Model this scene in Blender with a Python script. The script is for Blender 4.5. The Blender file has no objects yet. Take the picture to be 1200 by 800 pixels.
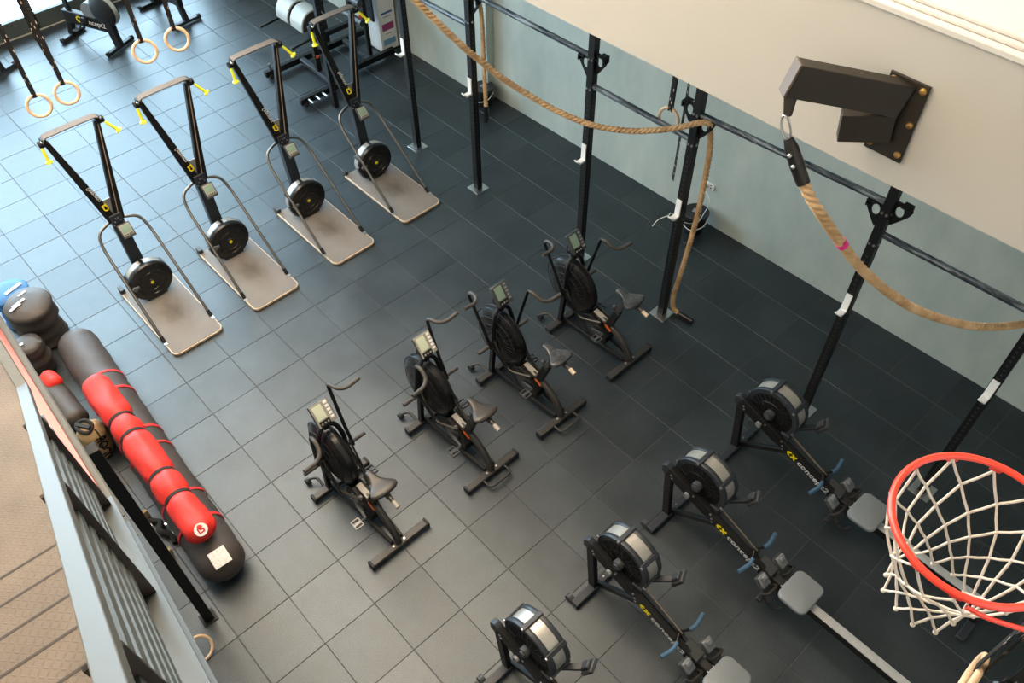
import bpy, bmesh, math, random
from mathutils import Vector, Matrix, Euler, noise
random.seed(7)
PI = math.pi
C = bpy.context.scene.collection
V = Vector

# ------------------------------------------------------------------ materials
def lin(c):
    return tuple(((x / 255 / 12.92) if x / 255 <= 0.04045 else ((x / 255 + 0.055) / 1.055) ** 2.4) for x in c) + (1.0,)

def mat(name, rgb, rough=0.5, metal=0.0, var=0.0, vscale=8.0, bump=0.0, bscale=60.0, spec=0.5, coat=0.0):
    """principled material with procedural tone variation (var) and fine bump"""
    m = bpy.data.materials.new(name); m.use_nodes = True
    nt = m.node_tree; b = nt.nodes['Principled BSDF']
    b.inputs['Base Color'].default_value = lin(rgb)
    b.inputs['Roughness'].default_value = rough
    b.inputs['Metallic'].default_value = metal
    b.inputs['Specular IOR Level'].default_value = spec
    b.inputs['Coat Weight'].default_value = coat
    tc = nt.nodes.new('ShaderNodeTexCoord')
    if var:
        n = nt.nodes.new('ShaderNodeTexNoise'); n.inputs['Scale'].default_value = vscale; n.inputs['Detail'].default_value = 6
        nt.links.new(tc.outputs['Object'], n.inputs['Vector'])
        r = nt.nodes.new('ShaderNodeMapRange'); r.inputs[1].default_value = 0.25; r.inputs[2].default_value = 0.75
        r.inputs[3].default_value = 1 - var; r.inputs[4].default_value = 1 + var
        nt.links.new(n.outputs['Fac'], r.inputs[0])
        mx = nt.nodes.new('ShaderNodeVectorMath'); mx.operation = 'SCALE'
        mx.inputs[0].default_value = lin(rgb)[:3]
        nt.links.new(r.outputs[0], mx.inputs['Scale']); nt.links.new(mx.outputs[0], b.inputs['Base Color'])
    if bump:
        n2 = nt.nodes.new('ShaderNodeTexNoise'); n2.inputs['Scale'].default_value = bscale; n2.inputs['Detail'].default_value = 4
        nt.links.new(tc.outputs['Object'], n2.inputs['Vector'])
        bp = nt.nodes.new('ShaderNodeBump'); bp.inputs['Strength'].default_value = bump; bp.inputs['Distance'].default_value = 0.01
        nt.links.new(n2.outputs['Fac'], bp.inputs['Height']); nt.links.new(bp.outputs[0], b.inputs['Normal'])
    return m

M = {}
M['black'] = mat('black_powder_coat', (12, 12, 13), .5, var=.15, vscale=5, spec=.35)
M['blacksoft'] = mat('black_rubber', (24, 24, 25), .65, var=.15)
M['gloss'] = mat('glossy_black_plastic', (16, 16, 17), .28, var=.2, vscale=12)
M['bluegrey'] = mat('dark_blue_grey_steel', (36, 41, 48), .45, var=.1)
M['grey'] = mat('grey_plastic', (98, 102, 106), .5, var=.06)
M['seatgrey'] = mat('rower_seat_grey', (118, 124, 128), .42, var=.04, vscale=4)
M['dgrey'] = mat('dark_grey_plastic', (56, 58, 60), .5, var=.1)
M['steel'] = mat('brushed_steel', (190, 190, 190), .32, 1.0, var=.1, vscale=20)
M['bolt'] = mat('zinc_bolt', (200, 200, 200), .3, 1.0)
M['chrome'] = mat('tube_chrome', (104, 101, 98), .3, .9)
M['band'] = mat('perforated_silver_band', (176, 174, 168), .38, .6, var=.08, vscale=30)
M['yellow'] = mat('yellow_plastic', (222, 224, 40), .45)
M['logoyellow'] = mat('yellow_print', (228, 208, 20), .5)
M['white'] = mat('white_plastic', (236, 236, 234), .45, var=.03)
M['print'] = mat('white_print', (205, 205, 205), .5)
M['lcd'] = mat('green_grey_lcd', (126, 150, 134), .25, var=.04)
M['lcdpale'] = mat('pale_lcd', (205, 214, 190), .25, var=.03)
M['console'] = mat('console_silver', (150, 146, 138), .45, var=.05)
M['platform'] = mat('grey_foot_platform', (112, 107, 102), .62, var=.14, vscale=3)
M['edge'] = mat('pale_platform_edge', (196, 178, 156), .5)
M['crossbar'] = mat('brown_grey_crossbar', (104, 95, 87), .7, var=.1, vscale=10)
M['cord'] = mat('tan_cord', (140, 122, 104), .8)
M['pulley'] = mat('grey_pulley', (130, 132, 132), .4, .3)
M['vinyl'] = mat('saddle_vinyl', (50, 46, 43), .34, var=.12, vscale=20)
M['vinylworn'] = mat('saddle_vinyl_wrapped', (62, 64, 66), .2, var=.5, vscale=25)
M['orange'] = mat('orange_sticker', (208, 92, 40), .5)
M['grip'] = mat('foam_grip', (62, 58, 54), .6, var=.1, vscale=20)
M['framegrey'] = mat('bike_frame_grey', (54, 52, 50), .4, .2, var=.1)
M['bluegrip'] = mat('blue_handle_rubber', (58, 90, 116), .55, var=.06)
M['rail'] = mat('monorail_steel', (186, 188, 188), .3, .35, var=.1, vscale=15)
M['clear'] = mat('grey_translucent_plastic', (108, 112, 116), .25, var=.1)
M['web'] = mat('black_webbing', (34, 32, 30), .8, bump=.3, bscale=200)
M['chainmetal'] = mat('chain_metal', (142, 128, 112), .4, .5)
M['beige'] = mat('beige_plaster', (183, 181, 175), .75, var=.025, vscale=1.3, bump=.05, bscale=120)
M['whitepaint'] = mat('white_paint', (206, 204, 200), .6, var=.02)
M['warmwhite'] = mat('warm_white_paint', (226, 220, 210), .8, var=.03, vscale=1)
M['bracket'] = mat('dark_bronze_steel', (46, 41, 35), .5, .3, var=.12, vscale=9)
M['bracketcap'] = mat('worn_bronze_steel', (96, 84, 74), .55, .2, var=.1, vscale=20)
M['brass'] = mat('brass_bolt', (190, 150, 92), .35, .9)
M['ropesleeve'] = mat('black_heat_shrink', (20, 20, 20), .3, var=.2)
M['pink'] = mat('pink_tape', (235, 40, 150), .5)
M['rimred'] = mat('hoop_red_enamel', (226, 62, 44), .32, var=.04, coat=.3)
M['net'] = mat('net_cord', (212, 202, 190), .85, var=.08, vscale=60, bump=.3, bscale=300)
M['wood'] = mat('birch_ring', (212, 180, 146), .5, var=.08, vscale=18)
M['redfab'] = mat('red_nylon', (226, 50, 40), .6, var=.06, vscale=9, bump=.25, bscale=14)
M['redstrap'] = mat('red_webbing', (205, 44, 46), .7)
M['darkfab'] = mat('charcoal_canvas', (66, 59, 56), .55, var=.12, vscale=6, bump=.35, bscale=12)
M['sackfab'] = mat('dark_sack_nylon', (60, 54, 50), .55, var=.12, vscale=8, bump=.5, bscale=10)
M['bluefab'] = mat('blue_sack_nylon', (50, 104, 160), .6, var=.1, bump=.3, bscale=10)
M['tanfab'] = mat('tan_canvas', (178, 150, 108), .85, var=.1, vscale=12, bump=.4, bscale=16)
M['silver'] = mat('silver_label', (205, 203, 205), .3, .5, var=.25, vscale=60)
M['railpaint'] = mat('grey_blue_railing_paint', (84, 86, 83), .5, var=.03)
M['slatpaint'] = mat('grey_green_railing_paint', (78, 82, 79), .5, var=.04)
M['stringer'] = mat('grey_stringer_paint', (86, 87, 83), .5, var=.05)
M['postpaint'] = mat('dark_brown_post_paint', (44, 36, 34), .5, var=.1)
M['pinkreflection'] = mat('pink_reflection_steel', (168, 100, 98), .2, .6)  # reflected pink painted into the base colour of the steel bar
M['pad'] = mat('grey_roller_vinyl', (152, 158, 156), .42, var=.04)
M['bucket'] = mat('black_bucket', (22, 22, 24), .3)
M['darkframe'] = mat('bronze_window_frame', (62, 70, 68), .5, .1)
M['ceil'] = mat('ceiling_white', (228, 224, 216), .9)
M['lid'] = mat('bucket_lid', (38, 38, 40), .35)
M['blueprint'] = mat('blue_print', (30, 96, 150), .5)
M['paleblueprint'] = mat('pale_blue_print', (110, 160, 200), .5)
M['purpleprint'] = mat('purple_print', (150, 50, 110), .5)
M['greyprint'] = mat('grey_print', (150, 145, 150), .5)
M['redknob'] = mat('red_knob', (190, 30, 34), .4)
M['cable'] = mat('white_cable', (220, 220, 218), .5)
M['hole'] = mat('drilled_hole', (46, 46, 47), .6)

# floor rubber: fine speckle, tone of its own per tile
def floor_material():
    m = bpy.data.materials.new('rubber_floor_tile'); m.use_nodes = True
    nt = m.node_tree; b = nt.nodes['Principled BSDF']; L = nt.links
    tc = nt.nodes.new('ShaderNodeTexCoord'); geo = nt.nodes.new('ShaderNodeNewGeometry')
    n = nt.nodes.new('ShaderNodeTexNoise'); n.inputs['Scale'].default_value = 170; n.inputs['Detail'].default_value = 3
    n2 = nt.nodes.new('ShaderNodeTexNoise'); n2.inputs['Scale'].default_value = 1.4; n2.inputs['Detail'].default_value = 7; n2.inputs['Roughness'].default_value = .65
    L.new(tc.outputs['Object'], n.inputs['Vector']); L.new(tc.outputs['Object'], n2.inputs['Vector'])
    def mr(src, a, c, d, e):
        r = nt.nodes.new('ShaderNodeMapRange'); r.inputs[1].default_value = a; r.inputs[2].default_value = c
        r.inputs[3].default_value = d; r.inputs[4].default_value = e; L.new(src, r.inputs[0]); return r.outputs[0]
    a = mr(n.outputs['Fac'], .3, .7, .72, 1.3); c = mr(n2.outputs['Fac'], .3, .7, .84, 1.18); d = mr(geo.outputs['Random Per Island'], 0, 1, .9, 1.1)
    def mul(x, y):
        q = nt.nodes.new('ShaderNodeMath'); q.operation = 'MULTIPLY'; L.new(x, q.inputs[0]); L.new(y, q.inputs[1]); return q.outputs[0]
    t = mul(mul(a, c), d)
    s = nt.nodes.new('ShaderNodeVectorMath'); s.operation = 'SCALE'; s.inputs[0].default_value = FLOOR_RGB
    L.new(t, s.inputs['Scale']); L.new(s.outputs[0], b.inputs['Base Color'])
    L.new(mr(n2.outputs['Fac'], .3, .7, FLOOR_ROUGH - .05, FLOOR_ROUGH + .06), b.inputs['Roughness'])
    sp = mul(mul(mr(n.outputs['Fac'], .3, .7, .55, 1.45), mr(n2.outputs['Fac'], .3, .7, .80, 1.2)), mr(geo.outputs['Random Per Island'], 0, 1, .93, 1.07))
    q = nt.nodes.new('ShaderNodeMath'); q.operation = 'MULTIPLY'; L.new(sp, q.inputs[0]); q.inputs[1].default_value = FLOOR_SPEC; L.new(q.outputs[0], b.inputs['Specular IOR Level'])
    b.inputs['Specular Tint'].default_value = (.88, .96, 1.0, 1)
    bp = nt.nodes.new('ShaderNodeBump'); bp.inputs['Strength'].default_value = .25; bp.inputs['Distance'].default_value = .0008
    L.new(n.outputs['Fac'], bp.inputs['Height']); L.new(bp.outputs[0], b.inputs['Normal'])
    return m
FLOOR_RGB = (0.0055, 0.0092, 0.0125); FLOOR_ROUGH = .45; FLOOR_SPEC = 1.04
M['floor'] = floor_material()
M['subfloor'] = mat('floor_joint', (92, 93, 94), 1.0, spec=.05)

def concrete():
    m = mat('grey_green_concrete', (138, 148, 142), .8, bump=.06, bscale=40)
    nt = m.node_tree; L = nt.links; b = nt.nodes['Principled BSDF']; tc = nt.nodes.new('ShaderNodeTexCoord')
    n = nt.nodes.new('ShaderNodeTexNoise'); n.inputs['Scale'].default_value = 1.1; n.inputs['Detail'].default_value = 8; n.inputs['Roughness'].default_value = .6
    mp = nt.nodes.new('ShaderNodeMapping'); mp.inputs['Scale'].default_value = (1.6, 1.6, .7)
    L.new(tc.outputs['Object'], mp.inputs[0]); L.new(mp.outputs[0], n.inputs['Vector'])
    cr = nt.nodes.new('ShaderNodeValToRGB'); e = cr.color_ramp.elements
    e[0].position = .3; e[0].color = lin((168, 180, 174)); e[1].position = .72; e[1].color = lin((198, 206, 198))
    L.new(n.outputs['Fac'], cr.inputs[0]); L.new(cr.outputs[0], b.inputs['Base Color'])
    return m
M['concrete'] = concrete()

def chequer():
    """tan chequer plate: short raised bars in two directions"""
    m = mat('tan_chequer_plate', (150, 132, 112), .42, .15)
    nt = m.node_tree; L = nt.links; b = nt.nodes['Principled BSDF']; tc = nt.nodes.new('ShaderNodeTexCoord')
    sep = nt.nodes.new('ShaderNodeSeparateXYZ'); L.new(tc.outputs['Object'], sep.inputs[0])
    def mth(op, x, y=None):
        q = nt.nodes.new('ShaderNodeMath'); q.operation = op
        for i, s in enumerate((x, y)):
            if s is None: continue
            if isinstance(s, (int, float)): q.inputs[i].default_value = s
            else: L.new(s, q.inputs[i])
        return q.outputs[0]
    X, Y = sep.outputs[0], sep.outputs[1]
    P = .027
    fx = mth('FLOOR', mth('DIVIDE', X, P)); fy = mth('FLOOR', mth('DIVIDE', Y, P))
    par = mth('MODULO', mth('ABSOLUTE', mth('ADD', fx, fy)), 2.0)
    u = mth('SUBTRACT', mth('DIVIDE', X, P), fx); v = mth('SUBTRACT', mth('DIVIDE', Y, P), fy)
    u = mth('SUBTRACT', u, .5); v = mth('SUBTRACT', v, .5)
    p = mth('ADD', u, v); q = mth('SUBTRACT', u, v)
    sgn = mth('SUBTRACT', mth('MULTIPLY', par, 2.0), 1.0)
    # along / across swap with parity
    al = mth('ADD', mth('MULTIPLY', p, par), mth('MULTIPLY', q, mth('SUBTRACT', 1.0, par)))
    ac = mth('ADD', mth('MULTIPLY', q, par), mth('MULTIPLY', p, mth('SUBTRACT', 1.0, par)))
    d = mth('ADD', mth('POWER', mth('DIVIDE', al, .62), 2.0), mth('POWER', mth('DIVIDE', ac, .2), 2.0))
    h = nt.nodes.new('ShaderNodeMapRange'); h.inputs[1].default_value = 1.2; h.inputs[2].default_value = .5; h.inputs[3].default_value = 0; h.inputs[4].default_value = 1
    L.new(d, h.inputs[0])
    bp = nt.nodes.new('ShaderNodeBump'); bp.inputs['Strength'].default_value = .6; bp.inputs['Distance'].default_value = .002
    L.new(h.outputs[0], bp.inputs['Height']); L.new(bp.outputs[0], b.inputs['Normal'])
    n = nt.nodes.new('ShaderNodeTexNoise'); n.inputs['Scale'].default_value = 3; n.inputs['Detail'].default_value = 6
    L.new(tc.outputs['Object'], n.inputs['Vector'])
    cr = nt.nodes.new('ShaderNodeValToRGB'); e = cr.color_ramp.elements
    e[0].position = .3; e[0].color = lin((92, 83, 74)); e[1].position = .7; e[1].color = lin((113, 103, 92))
    L.new(n.outputs['Fac'], cr.inputs[0]); L.new(cr.outputs[0], b.inputs['Base Color'])
    return m
M['chequer'] = chequer()

def rope_mat(name, c0, c1):
    m = mat(name, c0, .85, bump=.3, bscale=220)
    nt = m.node_tree; L = nt.links; b = nt.nodes['Principled BSDF']; tc = nt.nodes.new('ShaderNodeTexCoord')
    n = nt.nodes.new('ShaderNodeTexNoise'); n.inputs['Scale'].default_value = 9; n.inputs['Detail'].default_value = 3
    L.new(tc.outputs['Object'], n.inputs['Vector'])
    cr = nt.nodes.new('ShaderNodeValToRGB'); e = cr.color_ramp.elements
    e[0].position = .3; e[0].color = lin(c0); e[1].position = .7; e[1].color = lin(c1)
    L.new(n.outputs['Fac'], cr.inputs[0]); L.new(cr.outputs[0], b.inputs['Base Color'])
    return m
M['rope'] = rope_mat('manila_rope', (176, 140, 98), (216, 184, 144))

def strap_mat():
    m = mat('printed_black_strap', (18, 17, 17), .8)
    nt = m.node_tree; L = nt.links; b = nt.nodes['Principled BSDF']; tc = nt.nodes.new('ShaderNodeTexCoord')
    mp = nt.nodes.new('ShaderNodeMapping'); mp.inputs['Scale'].default_value = (46, 46, 13); L.new(tc.outputs['Object'], mp.inputs[0])
    v = nt.nodes.new('ShaderNodeTexVoronoi'); v.inputs['Scale'].default_value = 1.0; v.distance = 'CHEBYCHEV'; L.new(mp.outputs[0], v.inputs['Vector'])
    cr = nt.nodes.new('ShaderNodeValToRGB'); cr.color_ramp.interpolation = 'CONSTANT'
    e = cr.color_ramp.elements; e[0].position = 0; e[0].color = lin((205, 180, 165)); e[1].position = .17; e[1].color = lin((17, 16, 16))
    L.new(v.outputs['Distance'], cr.inputs[0]); L.new(cr.outputs[0], b.inputs['Base Color'])
    return m
M['strap'] = strap_mat()

def dark_patch(m, cx, cy, rx, ry, amt):
    """noise-edged patch that darkens the base colour around a centre"""
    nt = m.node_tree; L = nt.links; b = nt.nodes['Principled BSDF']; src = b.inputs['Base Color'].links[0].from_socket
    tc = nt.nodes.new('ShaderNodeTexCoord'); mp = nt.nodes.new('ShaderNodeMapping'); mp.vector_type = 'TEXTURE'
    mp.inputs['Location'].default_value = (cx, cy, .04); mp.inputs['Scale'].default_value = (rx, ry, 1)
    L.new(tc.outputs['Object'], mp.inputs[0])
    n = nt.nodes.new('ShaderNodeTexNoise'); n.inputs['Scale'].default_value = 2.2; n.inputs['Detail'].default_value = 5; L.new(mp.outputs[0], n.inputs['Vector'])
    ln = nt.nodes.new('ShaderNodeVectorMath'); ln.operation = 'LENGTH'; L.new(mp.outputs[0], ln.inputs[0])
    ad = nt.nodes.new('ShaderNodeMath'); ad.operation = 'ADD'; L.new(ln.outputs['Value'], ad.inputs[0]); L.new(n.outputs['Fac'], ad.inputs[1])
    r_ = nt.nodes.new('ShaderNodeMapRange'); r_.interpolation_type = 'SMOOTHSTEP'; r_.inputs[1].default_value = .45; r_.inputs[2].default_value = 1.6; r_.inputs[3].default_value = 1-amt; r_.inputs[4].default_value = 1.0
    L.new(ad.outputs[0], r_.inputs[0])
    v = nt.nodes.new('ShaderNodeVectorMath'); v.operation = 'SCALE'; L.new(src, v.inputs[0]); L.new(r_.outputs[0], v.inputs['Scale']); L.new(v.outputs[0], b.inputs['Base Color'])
dark_patch(M['platform'], .72, .03, .30, .17, .45)  # platform colour gets darker around its middle

def bar_mat():
    m = mat('chalked_black_bar', (40, 46, 52), .4, .3)
    nt = m.node_tree; L = nt.links; b = nt.nodes['Principled BSDF']; tc = nt.nodes.new('ShaderNodeTexCoord')
    mp = nt.nodes.new('ShaderNodeMapping'); mp.inputs['Scale'].default_value = (2.2, 20, 20); L.new(tc.outputs['Object'], mp.inputs[0])
    n = nt.nodes.new('ShaderNodeTexNoise'); n.inputs['Scale'].default_value = 1.6; n.inputs['Detail'].default_value = 7; n.inputs['Roughness'].default_value = .7
    L.new(mp.outputs[0], n.inputs['Vector'])
    cr = nt.nodes.new('ShaderNodeValToRGB'); e = cr.color_ramp.elements
    e[0].position = .46; e[0].color = lin((40, 49, 58)); e[1].position = .70; e[1].color = lin((160, 170, 176))
    L.new(n.outputs['Fac'], cr.inputs[0]); L.new(cr.outputs[0], b.inputs['Base Color'])
    return m
M['bar'] = bar_mat()

def glass():
    m = bpy.data.materials.new('window_glass'); m.use_nodes = True; nt = m.node_tree
    nt.nodes.remove(nt.nodes['Principled BSDF']); out = nt.nodes['Material Output']
    t = nt.nodes.new('ShaderNodeBsdfTransparent'); g = nt.nodes.new('ShaderNodeBsdfGlossy'); g.inputs['Roughness'].default_value = .02
    f = nt.nodes.new('ShaderNodeFresnel'); f.inputs[0].default_value = 1.3; mx = nt.nodes.new('ShaderNodeMixShader')
    nt.links.new(f.outputs[0], mx.inputs[0]); nt.links.new(t.outputs[0], mx.inputs[1]); nt.links.new(g.outputs[0], mx.inputs[2])
    nt.links.new(mx.outputs[0], out.inputs[0]); return m
M['glass'] = glass()

def emis(name, rgb, s):
    m = bpy.data.materials.new(name); m.use_nodes = True; b = m.node_tree.nodes['Principled BSDF']
    b.inputs['Emission Color'].default_value = lin(rgb); b.inputs['Emission Strength'].default_value = s; return m
M['lamp'] = emis('lamp_diffuser', (255, 236, 212), 4)

# ------------------------------------------------------------------ geometry helpers
class B:
    def __init__(s): s.bm = bmesh.new()
    def box(s, c, d, rot=None, taper=None):
        c = V(c); h = V(d) / 2; R = rot if rot is not None else Matrix.Identity(3)
        vs = []
        for sx, sy, sz in ((-1,-1,-1),(1,-1,-1),(1,1,-1),(-1,1,-1),(-1,-1,1),(1,-1,1),(1,1,1),(-1,1,1)):
            p = V((sx*h.x, sy*h.y, sz*h.z))
            if taper and sz > 0: p.x *= taper[0]; p.y *= taper[1]
            vs.append(s.bm.verts.new(c + R @ p))
        for f in ((3,2,1,0),(4,5,6,7),(0,1,5,4),(1,2,6,5),(2,3,7,6),(3,0,4,7)):
            s.bm.faces.new([vs[i] for i in f])
        return s
    def bar(s, a, b, w, h, up=(0,0,1), w2=None, h2=None):
        """box beam from a to b: w across, h along up"""
        a, b = V(a), V(b); d = (b - a).normalized(); u = V(up); x = d.cross(u)
        if x.length < 1e-5: x = d.cross(V((1,0,0)))
        x.normalize(); u = x.cross(d).normalized()
        w2 = w if w2 is None else w2; h2 = h if h2 is None else h2
        vs = [s.bm.verts.new(p + x*i*ww/2 + u*j*hh/2) for p, ww, hh in ((a, w, h), (b, w2, h2)) for i, j in ((-1,-1),(1,-1),(1,1),(-1,1))]
        for f in ((0,1,2,3),(7,6,5,4),(0,4,5,1),(1,5,6,2),(2,6,7,3),(3,7,4,0)):
            s.bm.faces.new([vs[i] for i in f])
        return s
    def loft(s, rings, caps=True, closed=False):
        R = [[s.bm.verts.new(p) for p in r] for r in rings]; n = len(R[0])
        m = len(R)
        for i in range(m if closed else m - 1):
            for j in range(n):
                s.bm.faces.new((R[i][j], R[i][(j+1)%n], R[(i+1)%m][(j+1)%n], R[(i+1)%m][j]))
        if caps and not closed:
            s.bm.faces.new(list(reversed(R[0]))); s.bm.faces.new(R[-1])
        return s
    def tube(s, pts, r, seg=10, closed=False, rfn=None):
        pts = [V(p) for p in pts]; n = len(pts); rings = []
        prev = None
        for i, p in enumerate(pts):
            if closed: t = pts[(i+1)%n] - pts[i-1]
            else: t = pts[min(i+1, n-1)] - pts[max(i-1, 0)]
            t.normalize()
            if prev is None:
                x = t.orthogonal().normalized()
            else:
                x = prev - t * prev.dot(t); x.normalize()
            prev = x; y = t.cross(x)
            rr = r if not isinstance(r, (list, tuple)) else r[i]
            ring = []
            for k in range(seg):
                a = 2*PI*k/seg; q = rr if rfn is None else rr * rfn(i, a)
                ring.append(p + (x*math.cos(a) + y*math.sin(a)) * q)
            rings.append(ring)
        return s.loft(rings, closed=closed)
    def cyl(s, a, b, r, r2=None, seg=16):
        a, b = V(a), V(b); r2 = r if r2 is None else r2
        t = (b - a).normalized(); x = t.orthogonal().normalized(); y = t.cross(x)
        return s.loft([[p + (x*math.cos(2*PI*k/seg) + y*math.sin(2*PI*k/seg))*rr for k in range(seg)] for p, rr in ((a, r), (b, r2))])
    def lathe(s, prof, o, ax, seg=32, arc=None):
        """prof = (radius, height) along ax from o"""
        o, t = V(o), V(ax).normalized(); x = t.orthogonal().normalized(); y = t.cross(x)
        rings = [[o + t*h + (x*math.cos(2*PI*k/seg) + y*math.sin(2*PI*k/seg))*max(r, 1e-4) for k in range(seg)] for r, h in prof]
        return s.loft(rings)
    def prism(s, poly, th, fn):
        """2d polygon extruded by +-th/2; fn maps (u, v, w) to a point"""
        a = [s.bm.verts.new(fn(u, v, -th/2)) for u, v in poly]; b = [s.bm.verts.new(fn(u, v, th/2)) for u, v in poly]
        n = len(poly); s.bm.faces.new(list(reversed(a))); s.bm.faces.new(b)
        for i in range(n): s.bm.faces.new((a[i], a[(i+1)%n], b[(i+1)%n], b[i]))
        return s
    def sphere(s, c, r, seg=16, sc=(1,1,1)):
        c = V(c); k = seg // 2
        prof = [(r*math.sin(PI*i/k), -r*math.cos(PI*i/k)) for i in range(k+1)]
        rings = [[c + V((max(q,1e-4)*math.cos(2*PI*j/seg)*sc[0], max(q,1e-4)*math.sin(2*PI*j/seg)*sc[1], h*sc[2])) for j in range(seg)] for q, h in prof]
        return s.loft(rings)
    def torus(s, c, n, R, r, seg=40, sg=10, sc=None):
        c, n = V(c), V(n).normalized(); x = n.orthogonal().normalized(); y = n.cross(x)
        return s.tube([c + (x*math.cos(2*PI*k/seg) + y*math.sin(2*PI*k/seg))*R for k in range(seg)], r, sg, closed=True)
    def build(s, name, m, parent=None, bevel=0.0, sharp=38, loc=None):
        bmesh.ops.recalc_face_normals(s.bm, faces=s.bm.faces)
        me = bpy.data.meshes.new(name); s.bm.to_mesh(me); s.bm.free()
        for p in me.polygons: p.use_smooth = True
        me.set_sharp_from_angle(angle=math.radians(sharp))
        me.materials.append(M[m] if isinstance(m, str) else m)
        o = bpy.data.objects.new(name, me); C.objects.link(o)
        if parent: o.parent = parent
        if loc: o.location = loc
        if bevel:
            md = o.modifiers.new('edge', 'BEVEL'); md.width = bevel; md.segments = 2; md.limit_method = 'ANGLE'; md.angle_limit = math.radians(50)
        return o

def rrect(w, h, r, n=5, cx=0, cy=0):
    out = []
    for sx, sy, a0 in ((1,1,0),(-1,1,PI/2),(-1,-1,PI),(1,-1,1.5*PI)):
        for k in range(n+1):
            a = a0 + PI/2*k/n; out.append((cx + sx*(w/2-r) + r*math.cos(a), cy + sy*(h/2-r) + r*math.sin(a)))
    return out
def smooth(pts, n=8, closed=False):
    pts = [V(p) for p in pts]; out = []; m = len(pts)
    for i in range(m if closed else m-1):
        p0 = pts[i-1] if (i > 0 or closed) else pts[0]*2 - pts[1]
        p1, p2 = pts[i], pts[(i+1)%m]
        p3 = pts[(i+2)%m] if (i+2 < m or closed) else pts[-1]*2 - pts[-2]
        for k in range(n):
            t = k/n; out.append(.5*((2*p1) + (p2-p0)*t + (2*p0-5*p1+4*p2-p3)*t*t + (3*p1-p0-3*p2+p3)*t**3))
    if not closed: out.append(pts[-1])
    return out
def even(pts, step):
    """resample a polyline at a fixed step"""
    out = [pts[0].copy()]; acc = 0
    for a, b in zip(pts, pts[1:]):
        L = (b-a).length; d = step - acc
        while d <= L:
            out.append(a.lerp(b, d/L)); d += step
        acc = (acc + L) % step
    return out
def fillet(pts, r, n=5):
    pts = [V(p) for p in pts]; out = [pts[0]]
    for a, b, c in zip(pts, pts[1:], pts[2:]):
        d1 = (a-b); d2 = (c-b); q = min(r, d1.length*.49, d2.length*.49); p1 = b + d1.normalized()*q; p2 = b + d2.normalized()*q
        for k in range(n+1):
            t = k/n; out.append(p1*(1-t)**2 + b*2*t*(1-t) + p2*t*t)
    out.append(pts[-1]); return out

def thing(name, label, cat, loc=(0,0,0), rz=0, group=None):
    o = bpy.data.objects.new(name, None); C.objects.link(o); o.empty_display_size = .1
    o.location = loc; o.rotation_euler = (0, 0, rz); o['label'] = label; o['category'] = cat
    if group: o['group'] = group
    return o
def tag(o, label, cat, group=None):
    o['label'] = label; o['category'] = cat
    if group: o['group'] = group
    return o
def struct(o): o['kind'] = 'structure'; return o
def dup(root, loc, rz=None, label=None):
    r = root.copy(); C.objects.link(r); r.location = loc
    if rz is not None: r.rotation_euler = (0, 0, rz)
    if label: r['label'] = label
    def rec(a, b):
        for ch in list(a.children):
            if ch.parent is not a: continue
            c = ch.copy(); C.objects.link(c); c.parent = b; rec(ch, c)
    rec(root, r); return r
def text(s, name, m, parent, size, origin, xdir, ydir, depth=.001, sx=1.0, bold=0.0):
    cu = bpy.data.curves.new(name, 'FONT'); cu.body = s; cu.size = size; cu.extrude = depth; cu.align_x = 'LEFT'; cu.align_y = 'CENTER'; cu.offset = bold; cu.resolution_u = 3
    t = bpy.data.objects.new(name + '_curve', cu); C.objects.link(t)
    dg = bpy.context.evaluated_depsgraph_get(); me = bpy.data.meshes.new_from_object(t.evaluated_get(dg))
    bpy.data.objects.remove(t); bpy.data.curves.remove(cu)
    x = V(xdir).normalized(); y = V(ydir).normalized(); z = x.cross(y); Mx = Matrix((x*sx, y, z)).transposed().to_4x4(); Mx.translation = V(origin)
    me.transform(Mx); me.name = name; me.materials.clear(); me.materials.append(M[m])
    o = bpy.data.objects.new(name, me); C.objects.link(o); o.parent = parent; return o

# ------------------------------------------------------------------ camera (calibrated on the floor grid and the uprights)
FPX = 995.5
cam = bpy.data.cameras.new('camera'); cam.lens = FPX/1200*36; cam.sensor_width = 36; cam.clip_start = .05
co = bpy.data.objects.new('camera', cam); C.objects.link(co)
co.matrix_world = Matrix.Translation((3.09988, -2.19937, 7.03947)) @ (Matrix.Rotation(.838160, 4, 'Z') @ Matrix.Rotation(.706747, 4, 'X') @ Matrix.Rotation(-.01537, 4, 'Z'))
bpy.context.scene.camera = co

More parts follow.
